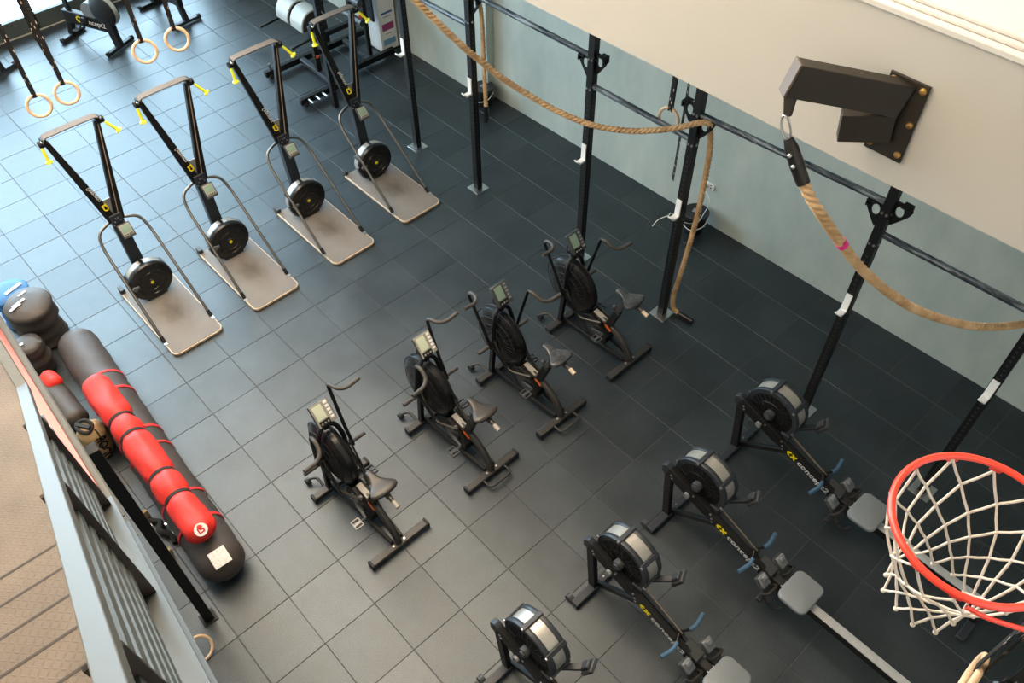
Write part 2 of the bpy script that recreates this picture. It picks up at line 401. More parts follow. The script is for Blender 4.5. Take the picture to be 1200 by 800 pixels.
# ------------------------------------------------------------------ setting
PANEL_W, FILL_W = 175, 3
XL, XR, YF, ZC = -11.42, 6.2, -3.85, 9.0
def wy(x): return 4.90 + .022*x        # the back wall runs a touch off the tile grid
T = .55
def upos(i):
    ks = [(-24, -22.7), (-18, -17.15), (-14, -13.5), (-10, -9.83), (-6, -5.98), (20, 20)]
    for (a, p), (b, q) in zip(ks, ks[1:]):
        if a <= i <= b: return p + (q-p)*(i-a)/(b-a)
def vpos(j): return j if j > -1 else -1 + (j+1)*.93 if j < -1 else -1
sub = B(); sub.box(((XL+XR)/2, .6, -.0995), (XR-XL+.4, 9.4, .19)); 
fb = B(); g = .0026; c = .0018; zb = -.006
for i in range(-22, 12):
    off = 0
    for j in range(-8, 10):
        x0, x1 = upos(i)*T + g, upos(i+1)*T - g; y0, y1 = vpos(j)*T + g, vpos(j+1)*T - g
        jx, jy = random.uniform(-.0015, .0015), random.uniform(-.0015, .0015); x0 += jx; x1 += jx; y0 += jy; y1 += jy
        x0, x1 = max(x0, XL), min(x1, XR)
        if x1 - x0 < .05: continue
        if y0 > 4.9: continue
        rings = [[V((x0,y0,zb)), V((x1,y0,zb)), V((x1,y1,zb)), V((x0,y1,zb))], [V((x0,y0,-c)), V((x1,y0,-c)), V((x1,y1,-c)), V((x0,y1,-c))],
                 [V((x0+c,y0+c,0)), V((x1-c,y0+c,0)), V((x1-c,y1-c,0)), V((x0+c,y1-c,0))]]
        fb.loft(rings)
floor = struct(fb.build('floor', 'floor', sharp=20))
struct(sub.build('floor_bed', 'subfloor'))

def quadwall(name, a, b, z0, z1, th, m, out):
    """wall between plan points a, b, thickened away from the room along out"""
    o = V((out[0], out[1], 0))*th; p = [V((a[0],a[1],0)), V((b[0],b[1],0))]
    bb = B(); bb.loft([[p[0]+V((0,0,z)), p[1]+V((0,0,z)), p[1]+o+V((0,0,z)), p[0]+o+V((0,0,z))] for z in (z0, z1)])
    return struct(bb.build(name, m))
quadwall('wall_back', (-4.95, wy(-4.95)), (XR, wy(XR)), 0, ZC, .2, 'concrete', (0,1))
quadwall('wall_back_pier', (XL, 4.62), (-4.95, 4.66), 0, ZC, .4, 'concrete', (0,1))
quadwall('wall_front', (XL, YF), (XR, YF), 0, ZC, .2, 'warmwhite', (0,-1))
quadwall('wall_right', (XR, YF), (XR, 5.1), 0, ZC, .2, 'warmwhite', (1,0))
# window wall on the left: piers, head and the glazed front
struct(B().box((XL-.1, 4.3, ZC/2), (.2, 1.5, ZC)).box((XL-.1, -3.7, ZC/2), (.2, .4, ZC)).box((XL-.1, .05, 8.6), (.2, 7.1, .8)).build('wall_left', 'warmwhite'))
wf = B(); y0, y1, ztop = -3.5, 3.55, 8.2
wf.box((XL, (y0+y1)/2, .13), (.09, y1-y0, .26)).box((XL, (y0+y1)/2, ztop-.06), (.09, y1-y0, .12)).box((XL, (y0+y1)/2, 2.6), (.07, y1-y0, .08)).box((XL, (y0+y1)/2, 5.4), (.07, y1-y0, .08))
for k in range(6):
    y = y0 + (y1-y0)*k/5; wf.box((XL, y, ztop/2), (.09, .09, ztop))
win = struct(wf.build('window_1', 'darkframe', bevel=.004))
struct(B().box((XL, (y0+y1)/2, ztop/2+.1), (.012, y1-y0-.08, ztop-.3)).build('window_pane', 'glass', win))
struct(B().box((XL+.06, (y0+y1)/2, .01), (.02, y1-y0, .015)).build('trim_2', 'console'))
struct(B().box(((XL+XR)/2, .6, ZC+.1), (XR-XL+.4, 9.4, .2)).build('ceiling', 'ceil'))

# overhanging upper storey with its beige face and white ledge
def by(x): return 1.45 + .022*(x-1.8)
ZB, ZT = 4.29, 5.10
def slab(name, ya, yb, z0, z1, m, dx=0):
    bb = B(); bb.loft([[V((XL, by(XL)+ya, z)), V((XR, by(XR)+ya, z)), V((XR, wy(XR)+yb, z)), V((XL, wy(XL)+yb, z))] for z in (z0, z1)])
    return struct(bb.build(name, m, bevel=dx))
slab('wall_upper', 0, 0, ZB, ZT, 'beige')
tb = B()
for ya, za, zb_ in ((-.012, ZT-.002, ZT+.03), (.03, ZT+.03, ZT+.05), (.06, ZT+.05, ZT+.07)):
    tb.loft([[V((XL, by(XL)+ya, z)), V((XR, by(XR)+ya, z)), V((XR, by(XR)+1.2, z)), V((XL, by(XL)+1.2, z))] for z in (za, zb_)])
struct(tb.build('trim_1', 'whitepaint', bevel=.006))

# ceiling lamps: long luminous panels above the open floor, plus unseen fill lamps added under the upper storey
def lamp(label, group, loc, lx, ly, watts, col):
    t = thing('ceiling_lamp', label, 'lamp', loc, 0, group)
    B().box((0,0,-.04), (lx+.1, ly+.1, .08)).build('housing', 'white', t); B().box((0,0,-.083), (lx, ly, .006)).build('diffuser', 'lamp', t)
    ld = bpy.data.lights.new('lamp_light', 'AREA'); ld.shape = 'RECTANGLE'; ld.size = lx; ld.size_y = ly; ld.energy = watts; ld.color = col
    lo = bpy.data.objects.new('lamp_light', ld); C.objects.link(lo); lo.location = (loc[0], loc[1], loc[2]-.09)
WARM = (1, .745, .51)
for k in range(6):
    lamp('long warm luminous panel on the ceiling above the open floor', 'ceiling panels', (-4.4, -2.75 + 1.15*k, ZC-.001), 9.8, 1.0, PANEL_W, WARM)
for lx in (-3.4, -.4, 2.6):
    lamp('unseen slim fill lamp added under the upper storey to brighten the concrete wall', 'added fill lamps under the upper storey', (lx, 2.3, ZB-.001), 2.4, .16, FILL_W, (1, .95, .88))  # added fill that brightens the wall beneath the slab; no lamp seen there

# daylight
w = bpy.data.worlds.new('sky'); bpy.context.scene.world = w; w.use_nodes = True
bg = w.node_tree.nodes['Background']; bg.inputs[0].default_value = (.57, .82, 1.0, 1); bg.inputs[1].default_value = 16
pl = bpy.data.lights.new('window_portal', 'AREA'); pl.shape = 'RECTANGLE'; pl.size = y1-y0; pl.size_y = ztop-.2; pl.cycles.is_portal = True
po = bpy.data.objects.new('window_portal', pl); C.objects.link(po); po.location = (XL-.12, (y0+y1)/2, ztop/2)
po.rotation_euler = Euler((PI/2, 0, -PI/2)); 

# ------------------------------------------------------------------ ski machines
def make_ski():
    t = thing('ski_machine', '', 'exercise machine', (0,0,0), 0, 'row of ski machines')
    # platform: x 0..1.33
    def plat(w, l, r, z0, z1, x0):
        pts = [(x0, -w/2), ] ; n = 6
        pts = [(x0, w/2), (x0, -w/2)]
        for k in range(n+1):
            a = -PI/2 + PI/2*k/n; pts.append((l - r + r*math.cos(a), -w/2 + r + r*math.sin(a)))
        for k in range(n+1):
            a = PI/2*k/n; pts.append((l - r + r*math.cos(a), w/2 - r + r*math.sin(a)))
        return pts
    b = B(); b.prism(plat(.60, 1.325, .075, 0, 0, .06), .03, lambda u, v, w_: V((u, v, .021 + w_))); b.build('platform_edge', 'edge', t, bevel=.004)
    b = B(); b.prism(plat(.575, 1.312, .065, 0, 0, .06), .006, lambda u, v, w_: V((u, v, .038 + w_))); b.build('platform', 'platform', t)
    for s in (-1, 1):
        b = B(); b.box((.03, s*.27, .05), (.1, .05, .08)).cyl((.03, s*.30, .035), (.03, s*.24, .035), .034); b.build('transport_wheel', 'dgrey', t, bevel=.006)
        b = B(); b.prism([(0, 0), (.34, 0), (.3, .09), (.08, .12)], .02, lambda u, v, w_: V((.05+u, s*.11 + w_, .036+v))); b.build('foot_bracket', 'black', t, bevel=.003)
    # column, slightly leaning back
    b = B(); b.bar((.20, 0, .03), (.10, 0, 1.10), .13, .085, up=(1,0,0)); b.build('column', 'bluegrey', t, bevel=.006)
    # flywheel: axis along x, face to the front
    fc = V((.335, 0, .285)); 
    b = B(); b.lathe([(.08,-.10),(.19,-.10),(.232,-.085),(.236,-.08),(.236,-.02)], fc, (1,0,0), 48); fw = b.build('flywheel', 'dgrey', t)
    b = B(); b.lathe([(.226,-.075),(.2385,-.07),(.2385,.02),(.226,.022)], fc, (1,0,0), 48); b.build('perforated_band', 'band', fw)
    b = B(); b.lathe([(.246,.005),(.25,.02),(.248,.05),(.235,.066),(.17,.073),(.165,.066),(.13,.066),(.125,.072),(.11,.074),(.105,.068),(.045,.07),(.04,.076),(.0,.077)], fc, (1,0,0), 56)
    for k in range(10):
        a = 2*PI*k/10; d = V((0, math.cos(a), math.sin(a))); b.bar(fc + d*.13 + V((.067,0,0)), fc + d*.165 + V((.067,0,0)), .05, .012, up=(1,0,0))
    b.build('front_cover', 'gloss', fw)
    for k in range(6):
        a = PI/6 + PI/3*k; d = V((0, math.cos(a), math.sin(a))); b = B(); b.bar(fc + d*.245 + V((-.09,0,0)), fc + d*.245 + V((.05,0,0)), .035, .016, up=d); b.build('band_clip', 'gloss', fw, bevel=.004)
    B().lathe([(.02,.072),(.02,.082),(.0,.084)], fc, (1,0,0), 12).build('hub_badge', 'logoyellow', fw)
    b = B(); b.bar(fc + V((.03,-.262,.02)), fc + V((.09,-.15,.03)), .03, .02, up=(1,0,0)); b.cyl(fc+V((.06,-.20,.025)), fc+V((.095,-.20,.025)), .028); b.build('damper_lever', 'grey', fw, bevel=.003)
    # arms of the Y
    J = V((.105, 0, 1.04))
    for s in (-1, 1):
        a = J + V((0, s*.035, -.02)); e = V((-.045, s*.262, 2.07))
        b = B(); b.bar(a, e, .10, .06, up=(1,0,0), w2=.055, h2=.05); ar = b.build('arm', 'black', t, bevel=.005)
        b = B(); oy = .0 if s > 0 else .034; b.bar(a + V((.034 if s > 0 else .0, oy, .06)), e + V((.03 if s > 0 else .0, oy*.8, -.02)), .008, .006, up=(1,0,0)); b.build('rope', 'cord', ar)
        for k in range(3): B().cyl(J + V((.0, s*(.012+.02*k), .02-.035*k)), J + V((.055, s*(.012+.02*k), .02-.035*k)), .007, seg=8).build('bolt', 'bolt', ar)
        # pulley head
        b = B(); b.box(e + V((.02, s*.012, .02)), (.075, .05, .075)); b.cyl(e + V((.02, s*.0, .0)), e + V((.02, s*.07, .0)), .038, seg=18); hd = b.build('pulley_head', 'black', t, bevel=.006)
        B().cyl(e + V((.035, s*.035, .03)), e + V((.062, s*.035, .03)), .011, seg=10).build('bolt', 'bolt', hd)
        # hand grip
        h0 = e + V((.05, s*.06, -.02)); h1 = h0 + (V((.03, -.0, -.17)) if s < 0 else V((.05, .085, -.125)))
        d = (h1-h0).normalized()
        b = B(); b.lathe([(.008,0),(.015,.02),(.0155,.10),(.017,.135),(.036,.15),(.037,.162),(.012,.168)], h0, d, 16); hg = b.build('handle', 'yellow', t)
    b = B(); b.prism([(-.09,.20),(0,.02),(.09,.20)], .012, lambda u, v, w_: J + V((-.012-v*.14 + w_, u, v+.03))); b.build('guard_plate', 'pulley', t)
    # head strap between the arms
    b = B(); yy = [-.29,-.28,-.25,0,.25,.28,.29]; zz = [2.095,2.115,2.13,2.135,2.13,2.115,2.095]
    rings = [[V((x, y, z+dz)) for x, dz in ((-.065,0),(.025,0),(.025,.012),(-.065,.012))] for y, z in zip(yy, zz)]
    b.loft(rings); b.build('crossbar', 'crossbar', t, bevel=.002)
    # monitor
    R = Euler((0, math.radians(-38), 0)).to_matrix()
    mc = V((.235, .02, .93))
    b = B(); b.box(mc, (.035, .135, .165), R); mo = b.build('monitor', 'dgrey', t, bevel=.008)
    B().box(mc + R @ V((.018, 0, .006)), (.006, .112, .125), R).build('bezel', 'console', mo, bevel=.002)
    B().box(mc + R @ V((.022, 0, .018)), (.004, .088, .078), R).build('screen', 'lcd', mo)
    for k in range(4): B().box(mc + R @ V((.022, -.036+.024*k, -.043)), (.005, .014, .012), R).build('button', 'black', mo)
    B().bar((.12, .0, .97), mc + V((-.02,0,.0)), .03, .03).build('monitor_arm', 'black', mo)
    # hand rail hoop
    path = [(1.06, .285, .05), (.19, .27, .80), (.08, .235, .93), (.045, .06, .975), (.045, -.06, .975), (.08, -.235, .93), (.19, -.27, .80), (1.06, -.285, .05)]
    b = B(); b.tube(fillet(path, .16, 7), .0165, 12); hp = b.build('support_hoop', 'chrome', t)
    for s in (-1, 1):
        b = B(); b.cyl((1.02, s*.284, .09), (1.075, s*.285, .036), .021); b.build('hoop_end', 'black', hp)
        B().box((1.10, s*.286, .044), (.05, .035, .008)).build('hoop_foot', 'steel', hp)
    # lettering
    a = J + V((.035, -.055, 0)); 
    B().box(J + V((.068, 0, -.085)), (.006, .07, .018)).build('label', 'logoyellow', t)
    e = V((-.045, -.262, 2.07)); d = (J - e).normalized(); n = V((1,0,0)); up = n.cross(d)
    text('concept2', 'lettering', 'print', t, .06, e.lerp(J, .74) + V((.052, -.005, 0)) , -d, -up, .001, .9)
    text('C2', 'logo', 'logoyellow', t, .07, e.lerp(J, .86) + V((.054, -.005, 0)), -d, -up, .001, 1.0, .003)
    return t
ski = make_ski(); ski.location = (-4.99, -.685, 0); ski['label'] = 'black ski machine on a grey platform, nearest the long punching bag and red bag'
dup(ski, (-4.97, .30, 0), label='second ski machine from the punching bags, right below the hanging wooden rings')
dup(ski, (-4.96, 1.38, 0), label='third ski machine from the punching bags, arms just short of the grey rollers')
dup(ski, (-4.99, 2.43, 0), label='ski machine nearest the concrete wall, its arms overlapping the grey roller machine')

# ------------------------------------------------------------------ fan bikes
def make_bike(label, loc, fwd, rear_loop, worn):
    t = thing('fan_bike', label, 'exercise bike', loc, 0, 'row of fan bikes')
    W = V((.03, 0, .575)); R = .33
    # fan inside its domed cage
    b = B(); b.lathe([(.03,-.098),(.07,-.10),(.16,-.094),(.25,-.078),(.305,-.055),(R,-.032),(R+.003,0),(R,.032),(.305,.055),(.25,.078),(.16,.094),(.07,.10),(.03,.098)], W, (0,1,0), 56)
    cage = b.build('fan_cage', 'gloss', t)
    b = B()
    for s in (-1, 1):
        for rr, hh in ((.10,.099),(.18,.092),(.26,.075)): b.torus(W + V((0, s*hh, 0)), (0,1,0), rr, .004, 40, 6)
        for k in range(30):
            a = 2*PI*k/30; d = V((math.cos(a), 0, math.sin(a)))
            b.tube([W + d*.07 + V((0,s*.101,0)), W + d*.16 + V((0,s*.096,0)), W + d*.25 + V((0,s*.080,0)), W + d*.32 + V((0,s*.044,0))], .0026, 5)
    b.build('cage_wires', 'blacksoft', cage)
    b = B(); b.torus(W + V((0,.03,0)), (0,1,0), R+.003, .008, 56, 8); b.torus(W - V((0,.03,0)), (0,1,0), R+.003, .008, 56, 8); b.build('cage_rim', 'black', cage)
    for s in (-1, 1): B().lathe([(.055,0),(.055,.012),(.02,.02)], W + V((0, s*.098, 0)), (0, s, 0), 20).build('hub_cap', 'black', cage)
    # front foot
    b = B(); b.box((0, 0, .05), (.075, .60, .055)); ff = b.build('front_foot', 'framegrey', t, bevel=.01)
    for s in (-1, 1):
        B().box((0, s*.305, .048), (.085, .025, .07)).build('end_cap', 'blacksoft', ff, bevel=.008)
        b = B(); b.tube(fillet([(-.03, s*.16, .06), (-.16, s*.16, .09), (-.20, s*.23, .07)], .05), .014, 10); b.build('transport_bracket', 'framegrey', ff)
        b = B(); b.cyl((-.20, s*.215, .045), (-.20, s*.26, .045), .034, seg=20); b.build('transport_wheel', 'blacksoft', ff)
    # rear foot
    b = B(); b.box((.91, 0, .05), (.075, .61, .055)); rf = b.build('rear_foot', 'framegrey', t, bevel=.01)
    for s in (-1, 1):
        B().box((.91, s*.31, .048), (.085, .025, .07)).build('end_cap', 'blacksoft', rf, bevel=.008)
        B().cyl((.91, s*.06, .075), (.91, s*.06, .084), .011, seg=8).build('bolt', 'bolt', rf)
    if rear_loop:
        b = B(); b.tube(fillet([(.94, -.13, .055), (1.05, -.13, .06), (1.05, .13, .06), (.94, .13, .055)], .05), .013, 10); b.build('lift_handle', 'framegrey', rf)
    # mast: fork legs either side of the fan up to the console
    b = B()
    for s in (-1, 1):
        b.bar((.0, s*.13, .07), (.06, s*.13, .62), .045, .05, up=(1,0,0))
        b.tube(smooth([(.06, s*.13, .60), (.055, s*.125, .76), (.045, s*.09, .92), (.03, s*.03, .99)], 6), .022, 10)
    b.bar((.035, 0, .95), (.0, 0, 1.14), .055, .05, up=(1,0,0))
    b.build('mast', 'black', t, bevel=.004)
    # lower frame
    b = B()
    for s in (-1, 1):
        b.bar((.02, s*.10, .10), (.88, s*.05, .09), .035, .05)
    b.prism([(.22,.20),(.36,.12),(.60,.12),(.62,.24),(.50,.36),(.36,.40),(.26,.34)], .13, lambda u, v, w_: V((u, w_, v))); b.build('lower_frame', 'black', t, bevel=.006)
    b = B()
    for s in (-1, 1):
        b.tube(smooth([(.06, s*.13, .64), (.16, s*.135, .46), (.28, s*.13, .36), (.40, s*.10, .37), (.52, s*.06, .40)], 7), .015, 8)
    b.build('frame_hoop', 'framegrey', t)
    b = B(); b.tube(smooth([(.42, 0, .40), (.62, 0, .37), (.78, 0, .28), (.88, 0, .15), (.905, 0, .07)], 8), .034, 12); b.build('rear_frame', 'framegrey', t)
    B().box((.46, 0, .425), (.16, .055, .012), Euler((0, math.radians(10), 0)).to_matrix()).build('sticker', 'console', t)
    B().box((.60, -.035, .36), (.09, .004, .03), Euler((0, math.radians(24), 0)).to_matrix()).build('sticker', 'orange', t)
    B().box((.855, 0, .215), (.004, .045, .05), Euler((0, math.radians(-40), 0)).to_matrix()).build('sticker', 'white', t)
    # crank and pedals
    K = V((.44, 0, .27)); ck = B(); ck.lathe([(.10,-.085),(.105,-.075),(.105,.075),(.10,.085)], K, (0,1,0), 28); crk = ck.build('crank', 'gloss', t)
    ang = math.radians(-10 if fwd > 0 else 15)
    for s in (-1, 1):
        a = ang if s < 0 else ang + PI; e = K + V((.17*math.cos(a), s*.115, .17*math.sin(a)*.9 + .02))
        b = B(); b.bar(K + V((0, s*.1, 0)), e, .028, .02, up=(0,1,0)); b.cyl(e, e + V((0, s*.05, 0)), .01); cr = b.build('crank_arm', 'dgrey', crk)
        pc = e + V((0, s*.09, 0)); b = B()
        b.box(pc + V((.045,0,0)), (.012, .085, .022)).box(pc - V((.045,0,0)), (.012, .085, .022)).box(pc + V((0,.038,0)), (.09, .012, .022)).box(pc - V((0,.038,0)), (.09, .012, .022)).box(pc, (.03, .085, .018))
        b.build('pedal', 'console' if (s < 0 and fwd > 0 and not rear_loop) else 'dgrey', crk, bevel=.003)
    # levers
    P = V((.055, 0, .60))
    for s in (-1, 1):
        th = math.radians(24 if s == fwd else -13)
        ct, st = math.cos(th), math.sin(th)
        def rt(x, y, z): return P + V((x*ct - z*st, y, x*st + z*ct))
        b = B(); b.tube(fillet([rt(0, s*.185, -.06), rt(0, s*.19, .18), rt(-.0, s*.215, .62), rt(.09, s*.215, .63)], .05), .0165, 10); lv = b.build('lever', 'black', t)
        b = B(); b.tube(smooth([rt(.015, s*.215, .612), rt(.07, s*.215, .632), rt(.16, s*.235, .615), rt(.205, s*.30, .60), rt(.225, s*.43, .62)], 7), .0185, 12); b.build('grip', 'grip', lv)
        b = B(); b.cyl(P + V((0, s*.15, -.03)), P + V((0, s*.33, -.03)), .02); b.build('foot_peg', 'grip', t)
        b = B(); b.bar(rt(0, s*.17, .02), V((.30, s*.14, .33)), .016, .022); b.build('push_rod', 'black', t)
    # console
    Rm = Euler((0, math.radians(-35), 0)).to_matrix(); mc = V((.045, 0, 1.18))
    b = B(); b.box(mc, (.035, .185, .225), Rm); con = b.build('console', 'dgrey', t, bevel=.012)
    B().box(mc + Rm @ V((.019, .0, .0)), (.006, .172, .212), Rm).build('face_plate', 'dgrey' if worn else 'console', con, bevel=.003)
    B().box(mc + Rm @ V((.023, -.025, .025)), (.005, .088, .135), Rm).build('screen', 'lcdpale' if not worn else 'lcd', con)
    for k in range(5): B().box(mc + Rm @ V((.023, .06, .080-.036*k)), (.006, .032, .024), Rm).build('button', 'pulley' if worn else 'white', con, bevel=.002)
    B().box(mc + Rm @ V((.023, -.02, -.08)), (.006, .10, .05), Rm).build('keypad', 'black', con)
    for k in range(3): B().cyl(mc + Rm @ V((.024, -.05+.03*k, -.08)), mc + Rm @ V((.029, -.05+.03*k, -.08)), .009, seg=10).build('button', 'console', con)
    b = B(); b.torus((-.02, 0, 1.06), (1, 0, .3), .05, .008, 20, 6); b.build('cable_loop', 'blacksoft', con)
    # seat post, saddle
    b = B(); b.bar((.57, 0, .33), (.685, 0, .66), .06, .075, up=(1,0,0)); b.build('seat_tube', 'black', t, bevel=.006)
    b = B(); b.bar((.67, 0, .62), (.765, 0, .88), .04, .05, up=(1,0,0)); sp = b.build('seat_post', 'framegrey', t, bevel=.005)
    b = B(); b.cyl((.70, 0, .655), (.64, 0, .68), .011); b.sphere((.63, 0, .685), .026, 12); b.build('pin_knob', 'dgrey', sp)
    b = B(); b.bar((.70, 0, .885), (.93, 0, .90), .045, .04); b.cyl((.93, 0, .90), (1.04, .0, .88), .02); b.build('seat_slide', 'framegrey', sp, bevel=.004)
    b = B(); b.cyl((.98, 0, .893), (1.045, 0, .878), .022); b.build('slide_grip', 'edge' if worn else 'console', sp)
    b = B(); b.cyl((.84, 0, .88), (.84, 0, .83), .02); b.build('slide_knob', 'blacksoft', sp)
    b = B(); rings = []
    prof = [(.0,.014,.0),(.03,.028,.004),(.12,.033,.008),(.28,.038,.006),(.42,.052,.002),(.55,.080,.002),(.67,.112,.008),(.79,.130,.014),(.89,.124,.016),(.96,.094,.012),(1.0,.045,.004)]
    for f, hw, dz in prof:
        x = .635 + .285*f; zt = .955 + dz + .012*f; th = .05 if .05 < f < .97 else .03
        ring = []
        for k in range(18):
            a = 2*PI*k/18; cx, sx = math.cos(a), math.sin(a); cc = math.copysign(abs(cx)**.8, cx)
            z = zt - th*.5 + (th*.5*abs(sx)**.6 if sx > 0 else -th*.55*abs(sx)**.8) - .022*max(0, f-.3)*cx*cx - (.010*(1-cx*cx)*(f > .4) if sx > 0 else 0)
            ring.append(V((x, hw*cc, z)))
        rings.append(ring)
    b.loft(rings); b.build('saddle', 'vinylworn' if worn else 'vinyl', t)
    return t
make_bike('fan bike nearest the red bag, matt saddle, no lift handle on its rear foot', (-1.18, -.57, 0), 1, False, False)
make_bike('second fan bike from the red bag, matt saddle, lift handle on rear foot', (-1.18, .545, 0), 1, True, False)
make_bike('third fan bike from the red bag, shiny saddle, lift handle on rear foot', (-1.17, 1.475, 0), -1, True, True)
make_bike('fan bike nearest the rig uprights, shiny worn saddle, no lift handle on its rear foot', (-1.19, 2.505, 0), -1, False, True)

# ------------------------------------------------------------------ rowing machines
def make_rower():
    t = thing('rowing_machine', '', 'rowing machine', (0,0,0), 0, 'row of rowing machines')
    # front foot with rollers
    b = B(); b.box((0, 0, .045), (.075, .62, .05)); ff = b.build('front_foot', 'bluegrey', t, bevel=.008)
    for s in (-1, 1):
        b = B(); b.cyl((-.07, s*.31, .042), (-.07, s*.265, .042), .038, seg=20); b.bar((-.07, s*.265, .042), (0, s*.265, .05), .012, .03); b.build('caster', 'dgrey', ff)
        B().cyl((0, s*.055, .07), (0, s*.055, .078), .009, seg=8).build('bolt', 'bolt', ff)
    # main beam (near side plate), front leg, strut
    A0, A1 = V((-.10, -.075, .735)), V((1.02, -.04, .335))
    d = (A1-A0).normalized(); up = V((0,1,0)).cross(d); up = up if up.z > 0 else -up
    b = B(); b.bar(A0, A0.lerp(A1, .42), .055, .13, up=up, h2=.125); b.bar(A0.lerp(A1, .40), A1, .055, .10, up=up); b.build('main_beam', 'black', t, bevel=.006)
    b = B(); b.prism([(0,-.06),(.05,-.06),(.05,.065),(.0,.065),(-.03,.02)], .058, lambda u, v, w_: A0 + d*(u-.02) + up*v + V((0, w_, 0))); b.build('beam_cap', 'bluegrey', t, bevel=.006)
    b = B(); b.bar((-.01, -.06, .05), (-.075, -.07, .70), .05, .075, up=(1,0,0)); b.build('front_leg', 'black', t, bevel=.005)
    b = B(); b.bar((0, -.02, .06), (.50, -.045, .50), .04, .05); b.build('strut', 'black', t, bevel=.004)
    b = B(); b.bar(A0.lerp(A1,.30) + V((0,.05,.0)), A1 + V((0, .055, 0)), .03, .08, up=up); b.build('inner_plate', 'bluegrey', t, bevel=.004)
    for f, o_ in ((.06,.0),(.08,-.03),(.27,.035),(.44,.04),(.47,.0),(.49,-.035)):
        p = A0.lerp(A1, f) + up*o_ + V((0,-.027,0)); B().cyl(p, p + V((0,-.006,0)), .009, seg=8).build('bolt', 'bolt', t)
    # flywheel drum
    F = V((.205, .0, .775)); R = .262
    b = B(); b.lathe([(.03,-.035),(.12,-.04),(.215,-.03),(.245,-.02),(.245,.145),(.22,.16),(.12,.165),(.03,.16)], F, (0,1,0), 48); fw = b.build('flywheel', 'black', t)
    b = B(); b.lathe([(.24,.0),(.252,.005),(.252,.12),(.24,.125)], F, (0,1,0), 56); b.build('perforated_band', 'band', fw)
    for y0_, y1_ in ((-.03, .012), (.115, .155)):
        b = B(); b.lathe([(.225,y0_),(R-.004,y0_),(R,y0_+.008),(R,y1_-.008),(R-.004,y1_),(.225,y1_)], F, (0,1,0), 56); b.build('drum_rim', 'bluegrey', fw)
    for k in range(6):
        a = math.radians(43 + 60*k); dd = V((math.cos(a), 0, math.sin(a)))
        b = B(); b.bar(F + dd*.262 + V((0,-.034,0)), F + dd*.262 + V((0,.158,0)), .042, .022, up=dd); b.build('drum_clip', 'bluegrey', fw, bevel=.005)
        B().cyl(F + dd*.263 + V((0,-.032,0)), F + dd*.263 + V((0,-.042,0)), .012, seg=10).build('bolt', 'bolt', fw)
    b = B()
    for k in range(24):
        a = 2*PI*k/24; dd = V((math.cos(a), 0, math.sin(a))); b.bar(F + dd*.06 + V((0,-.042,0)), F + dd*.21 + V((0,-.037,0)), .006, .006, up=(0,1,0))
    b.torus(F + V((0,-.041,0)), (0,1,0), .13, .004, 36, 6); b.build('side_grille', 'gloss', fw)
    b = B(); b.cyl(F + V((0,-.035,0)), F + V((0,-.085,0)), .045, seg=20); b.cyl(F + V((0,-.085,0)), F + V((0,-.10,0)), .03, seg=16); b.build('axle_hub', 'dgrey', fw)
    b = B(); b.cyl((.16, -.10, .63), (.16, -.125, .63), .028, seg=16); b.build('idler_cap', 'pulley', t)
    # chain and handle
    b = B(); b.bar((.34, -.005, .69), (.86, 0, .47), .009, .014); b.build('chain', 'chainmetal', t)
    H = V((.875, 0, .455))
    b = B(); b.bar(H + V((-.05,0,.02)), H + V((.0,0,0)), .03, .03); b.tube(smooth([H + V((.02,-.13,.0)), H + V((-.01,-.06,.0)), H + V((-.035,0,.01)), H + V((-.01,.06,.0)), H + V((.02,.13,.0))], 5), .012, 8); hn = b.build('handle', 'black', t)
    for s in (-1, 1):
        b = B(); b.tube(smooth([H + V((-.0,s*.075,0)), H + V((.012,s*.13,.0)), H + V((.004,s*.19,0)), H + V((-.01,s*.255,0))], 5), .0175, 12); b.build('handle_grip', 'bluegrip', hn)
    # catch and footrests
    b = B(); b.box((.98, 0, .36), (.16, .11, .08), Euler((0, math.radians(18), 0)).to_matrix()); b.build('handle_catch', 'dgrey', t, bevel=.008)
    b = B(); b.box((1.08, 0, .27), (.20, .075, .14)).bar((1.09, -.20, .17), (1.09, .20, .17), .05, .04); b.build('foot_bracket', 'blacksoft', t, bevel=.01)
    Rf = Euler((0, math.radians(42), 0)).to_matrix()
    for s in (-1, 1):
        fc = V((1.075, s*.125, .31)); b = B(); b.box(fc, (.25, .11, .022), Rf); fr = b.build('footrest', 'dgrey', t, bevel=.012)
        b = B(); b.box(fc + Rf @ V((-.07, 0, .03)), (.11, .095, .035), Rf); b.box(fc + Rf @ V((-.10, 0, .055)), (.05, .06, .03), Rf); b.build('flexfoot', 'clear', fr, bevel=.012)
        b = B(); b.tube(smooth([fc + Rf @ V((.03, -.06, 0)), fc + Rf @ V((.02, -.05, .07)), fc + Rf @ V((.02, .05, .075)), fc + Rf @ V((.03, .06, 0))], 6), .012, 8); b.build('foot_strap', 'web', fr)
        b = B(); b.tube(smooth([fc + Rf @ V((.03, s*.06, .0)), fc + V((.09, s*.05, -.10)), fc + V((.16, s*.02, -.14)), fc + V((.19, -s*.02, -.12))], 6), .012, 8); b.build('strap_tail', 'web', fr)
    # monorail
    b = B(); b.bar((1.0, 0, .285), (2.42, 0, .295), .07, .085); mr = b.build('monorail', 'black', t, bevel=.004)
    B().bar((1.16, 0, .333), (2.42, 0, .342), .074, .012).build('rail_cover', 'rail', mr, bevel=.003)
    b = B(); b.bar((2.36, 0, .27), (2.44, 0, .05), .06, .06, up=(1,0,0)); b.build('rear_leg', 'black', t, bevel=.004)
    b = B(); b.box((2.44, 0, .03), (.07, .46, .045)); b.build('rear_foot', 'bluegrey', t, bevel=.008)
